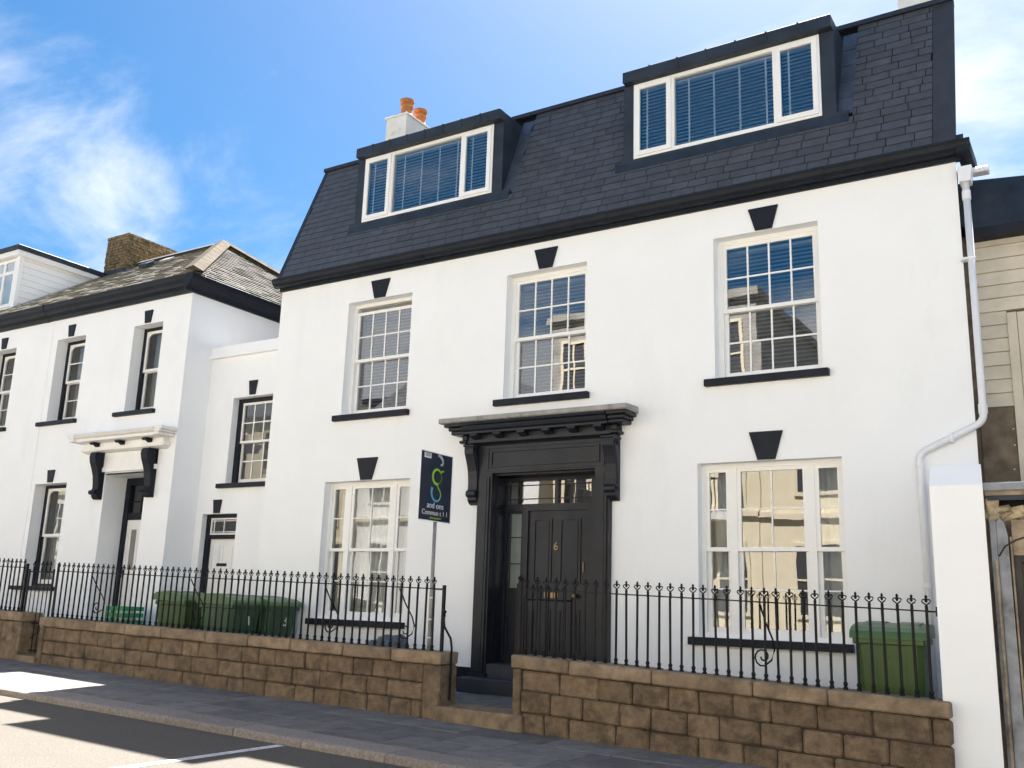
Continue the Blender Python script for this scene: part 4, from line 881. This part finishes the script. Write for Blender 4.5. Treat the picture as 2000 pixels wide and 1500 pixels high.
ob('torn_patch', ribbon(smooth([(-1.555, 2.862), (-1.50, 2.845), (-1.45, 2.80), (-1.455, 2.755), (-1.50, 2.745)]), lambda s: .022-.012*s), 'signgrey', bd)

# ------------------------------------------------------------------ wheelie bins
def make_bin(name, label, body, num=None):
    e = empty(name, (0, 0, 0), label, 'wheelie bin', 'green wheelie bins')
    mb = MB(); rings = []
    for z, w, d0, d1 in ((.06, .235, -.22, .26), (.10, .245, -.235, .27), (.80, .275, -.315, .30), (.90, .28, -.325, .305)):
        rings.append([(-w+.05, d0, z), (w-.05, d0, z), (w, d0+.05, z), (w, d1-.04, z), (w-.04, d1, z), (-w+.04, d1, z), (-w, d1-.04, z), (-w, d0+.05, z)])
    V = [p for r in rings for p in r]; F = [(i*8+k, i*8+(k+1) % 8, (i+1)*8+(k+1) % 8, (i+1)*8+k) for i in range(3) for k in range(8)]+[tuple(range(8)), tuple(range(31, 23, -1))]
    mb.add(V, F); mb.cbox(-.295, .295, -.345, .32, .885, .945, .012)
    for xx in (-.12, 0, .12): mb.prism([(-.232, .14), (-.246, .15), (-.318, .78), (-.30, .80)], xx-.012, xx+.012)
    b = ob('body', mb, body, e)
    mb = MB(); prof = [(-.37, .935), (-.375, .965), (-.35, 1.0), (-.25, 1.035), (-.05, 1.062), (.15, 1.072), (.29, 1.06), (.34, 1.03), (.345, .985), (.34, .95)]
    mb.prism(prof, -.315, .315); mb.prism([(-.28, 1.02), (-.05, 1.072), (.14, 1.084), (.27, 1.072), (.27, 1.03), (-.28, 1.0)], -.24, -.06); mb.prism([(-.28, 1.02), (-.05, 1.072), (.14, 1.084), (.27, 1.072), (.27, 1.03), (-.28, 1.0)], .06, .24)
    ob('lid', mb, 'binlid', e)
    ob('handle', MB().tube([(-.22, .31, .97), (-.22, .39, 1.0), (.22, .39, 1.0), (.22, .31, .97)], .017, 8), body, e)
    for sx in (-1, 1): ob('wheel', MB().lathe([(.10, 0), (.10, .05)], 0, 0, 16), 'rubber', e, loc=(sx*.27-.025, .24, .10), rot=(0, R(90), 0))
    return e, b
def place(eb, x, y, z, rz, num=None):
    e, b = eb; old = BASE[e.name]; e.location = (x, y, z); e.rotation_euler = (0, 0, R(rz))
    if num: ob('painted_number', tri_prism_text(num, .21, .002), 'marking', e, loc=(.05, -.318, .735), rot=(R(90-6.5), 0, 0))
place(make_bin('wheelie_bin', 'single green wheelie bin beside the white party wall', 'binlight'), 9.32, -1.15, .06, 3)
place(make_bin('wheelie_bin', 'olive green wheelie bin, unnumbered, furthest from the sign board', 'binlight'), -.47, -.88, .13, 88)
place(make_bin('wheelie_bin', 'green wheelie bin with white number 1 painted on it', 'bindark'), .60, -1.0, .115, 91, '1')
place(make_bin('wheelie_bin', 'dark green wheelie bin with white number 3 painted on it', 'bindark'), .70, -.40, .105, 89, '3')
# recycling box
RB = empty('recycling_box', (-2.45, -.42, .19), 'bright green slatted recycling box by the open porch', 'box'); a, b, c, d = -2.68, -2.22, -.6, -.24
ob('base', MB().box(a, b, c, d, .40, .43), 'crate', RB)
for z in (.45, .56, .67, .78, .88): ob('slat', frame_box(MB(), a, b, c, d, z, z+.065, .02) if False else MB().box(a, b, c, c+.02, z, z+.065).box(a, b, d-.02, d, z, z+.065).box(a, a+.02, c+.02, d-.02, z, z+.065).box(b-.02, b, c+.02, d-.02, z, z+.065), 'crate', RB)
for xx in (a, (a+b)/2-.015, b-.03): ob('corner_rib', MB().box(xx, xx+.03, c-.006, c, .42, .95), 'crate', RB)
ob('pedestal', MB().box(a-.03, b+.03, c-.03, d+.03, .15, .40), 'court', RB)
ob('paper_sack', MB().cbox(a+.05, b-.05, c+.04, d-.04, .43, .90, .05, .02), 'curtain', RB)
# bag behind the wall
import bmesh
bm = bmesh.new(); bmesh.ops.create_icosphere(bm, subdivisions=4, radius=1)
from mathutils import noise
for v in bm.verts:
    n = noise.noise(v.co*1.6)*.35+noise.noise(v.co*4.5)*.16+noise.noise(v.co*9)*.07; v.co *= (1+n); v.co = Vector((v.co.x*.38, v.co.y*.25, max(-.30, v.co.z*.34)))
me = bpy.data.meshes.new('bin_bag'); bm.to_mesh(me); bm.free()
tag(ob('bin_bag', me, 'bag', loc=(3.15, -.62, .40), smooth=True), 'crumpled grey plastic bag lying below the ground-floor window with curtains', 'bag')

# ------------------------------------------------------------------ houses across the street (seen in the window glass)
def far_house(name, x0, x1, h, wallm, label, bays, storeys, roof=1.6, gable=False, y0=-16., band=True, balcony=False, dep=9, attic=0.):
    e = empty(name, ((x0+x1)/2, y0, 0), label, 'house', 'houses across the street'); zb = -.4; g = -.02*((x0+x1)/2)
    ob('wall', MB().box(x0, x1, y0-dep, y0, zb, h-attic), wallm, e)
    if attic: ob('attic_storey', MB().box(x0, x1, y0-dep, y0-.004, h-attic, h).box(x0-.12, x1+.12, y0-dep-.1, y0+.14, h-.22, h+.02), 'greywall', e)
    sh = (h-.6)/storeys; bw = (x1-x0)/bays
    for s in range(storeys):
        for b_ in range(bays):
            xc = x0+bw*(b_+.5); za = .6+s*sh+.55; zt = za+sh*.56; w = min(1.1, bw*.45)
            if balcony and s == 1: za = .6+s*sh+.05
            f = ob('window', frame_box(MB(), xc-w/2-.1, xc+w/2+.1, za-.1, zt+.1, y0, y0+.05, .1).box(xc-.03, xc+.03, y0+.002, y0+.04, za, zt).box(xc-w/2, xc+w/2, y0+.002, y0+.038, (za+zt)/2-.03, (za+zt)/2+.03), 'creamtrim' if wallm == 'creamwall' else 'whitepaint', e)
            ob('pane', MB().box(xc-w/2, xc+w/2, y0+.004, y0+.012, za, zt), 'slateflat', f)
        if band: ob('string_course', MB().box(x0-.03, x1+.03, y0+.001, y0+.10, .6+(s+1)*sh-.16, .6+(s+1)*sh-.02), 'creamtrim', e)
    if gable: ob('roof', MB().prism([(x0-.2, h), (x1+.2, h), ((x0+x1)/2, h+roof)], y0-dep, y0+.25, 'y'), 'darkroof', e)
    elif roof: ob('roof', MB().prism([(y0+.35, h), (y0-dep-.3, h), (y0-dep/2, h+roof)], x0-.1, x1+.1), 'darkroof', e)
    if balcony:
        zc = .6+sh; n = 24; cx = (x0+x1)/2; wr = (x1-x0)*.42; dp = 1.3
        arc = [(cx+wr*math.cos(math.pi*i/n), y0+dp*math.sin(math.pi*i/n)) for i in range(n+1)]
        bl = ob('balcony', MB().prism(arc, zc-.22, zc, 'z'), 'palewall', e)
        fine = [(cx+wr*math.cos(math.pi*i/60), y0+dp*math.sin(math.pi*i/60)) for i in range(61)]
        rb = MB()
        for p in fine: rb.box(p[0]-.012, p[0]+.012, p[1]-.012, p[1]+.012, zc, zc+.95)
        rb.tube([(p[0], p[1], zc+.95) for p in fine], .025, 6); ob('balcony_railing', rb, 'iron', bl, kind='stuff')
    ob('door', MB().box((x0+x1)/2-.5, (x0+x1)/2+.5, y0+.005, y0+.06, -.2, 2.1), 'navy', e)
    return e
far_house('cream_house', -4.4, 2.6, 10.6, 'creamwall', 'tall cream stucco house with bowed balcony, reflected in the ground-floor window', 4, 3, roof=0, balcony=True, attic=2.9)
far_house('low_house', 2.62, 12.0, 7.2, 'creamwall', 'low cream house across the street reflected below the sky', 3, 2, roof=1.2)
far_house('gabled_house', -12.4, -4.9, 7.6, 'palewall', 'pale gabled house across the street reflected in the curtained window', 3, 2, roof=2.2, gable=True)
far_house('stucco_house', -21.5, -12.7, 8.4, 'creamwall', 'cream terrace house across the street beside the gabled one', 4, 3, roof=1.4)
far_house('stone_house', 12.3, 22.0, 8.2, 'palewall', 'pale terrace house across the street with dark slate roof', 4, 3, roof=1.5)
far_house('terrace_house', -32, -21.8, 8.0, 'palewall', 'pale terrace house at the far end of the row across the street', 4, 3, roof=1.5)
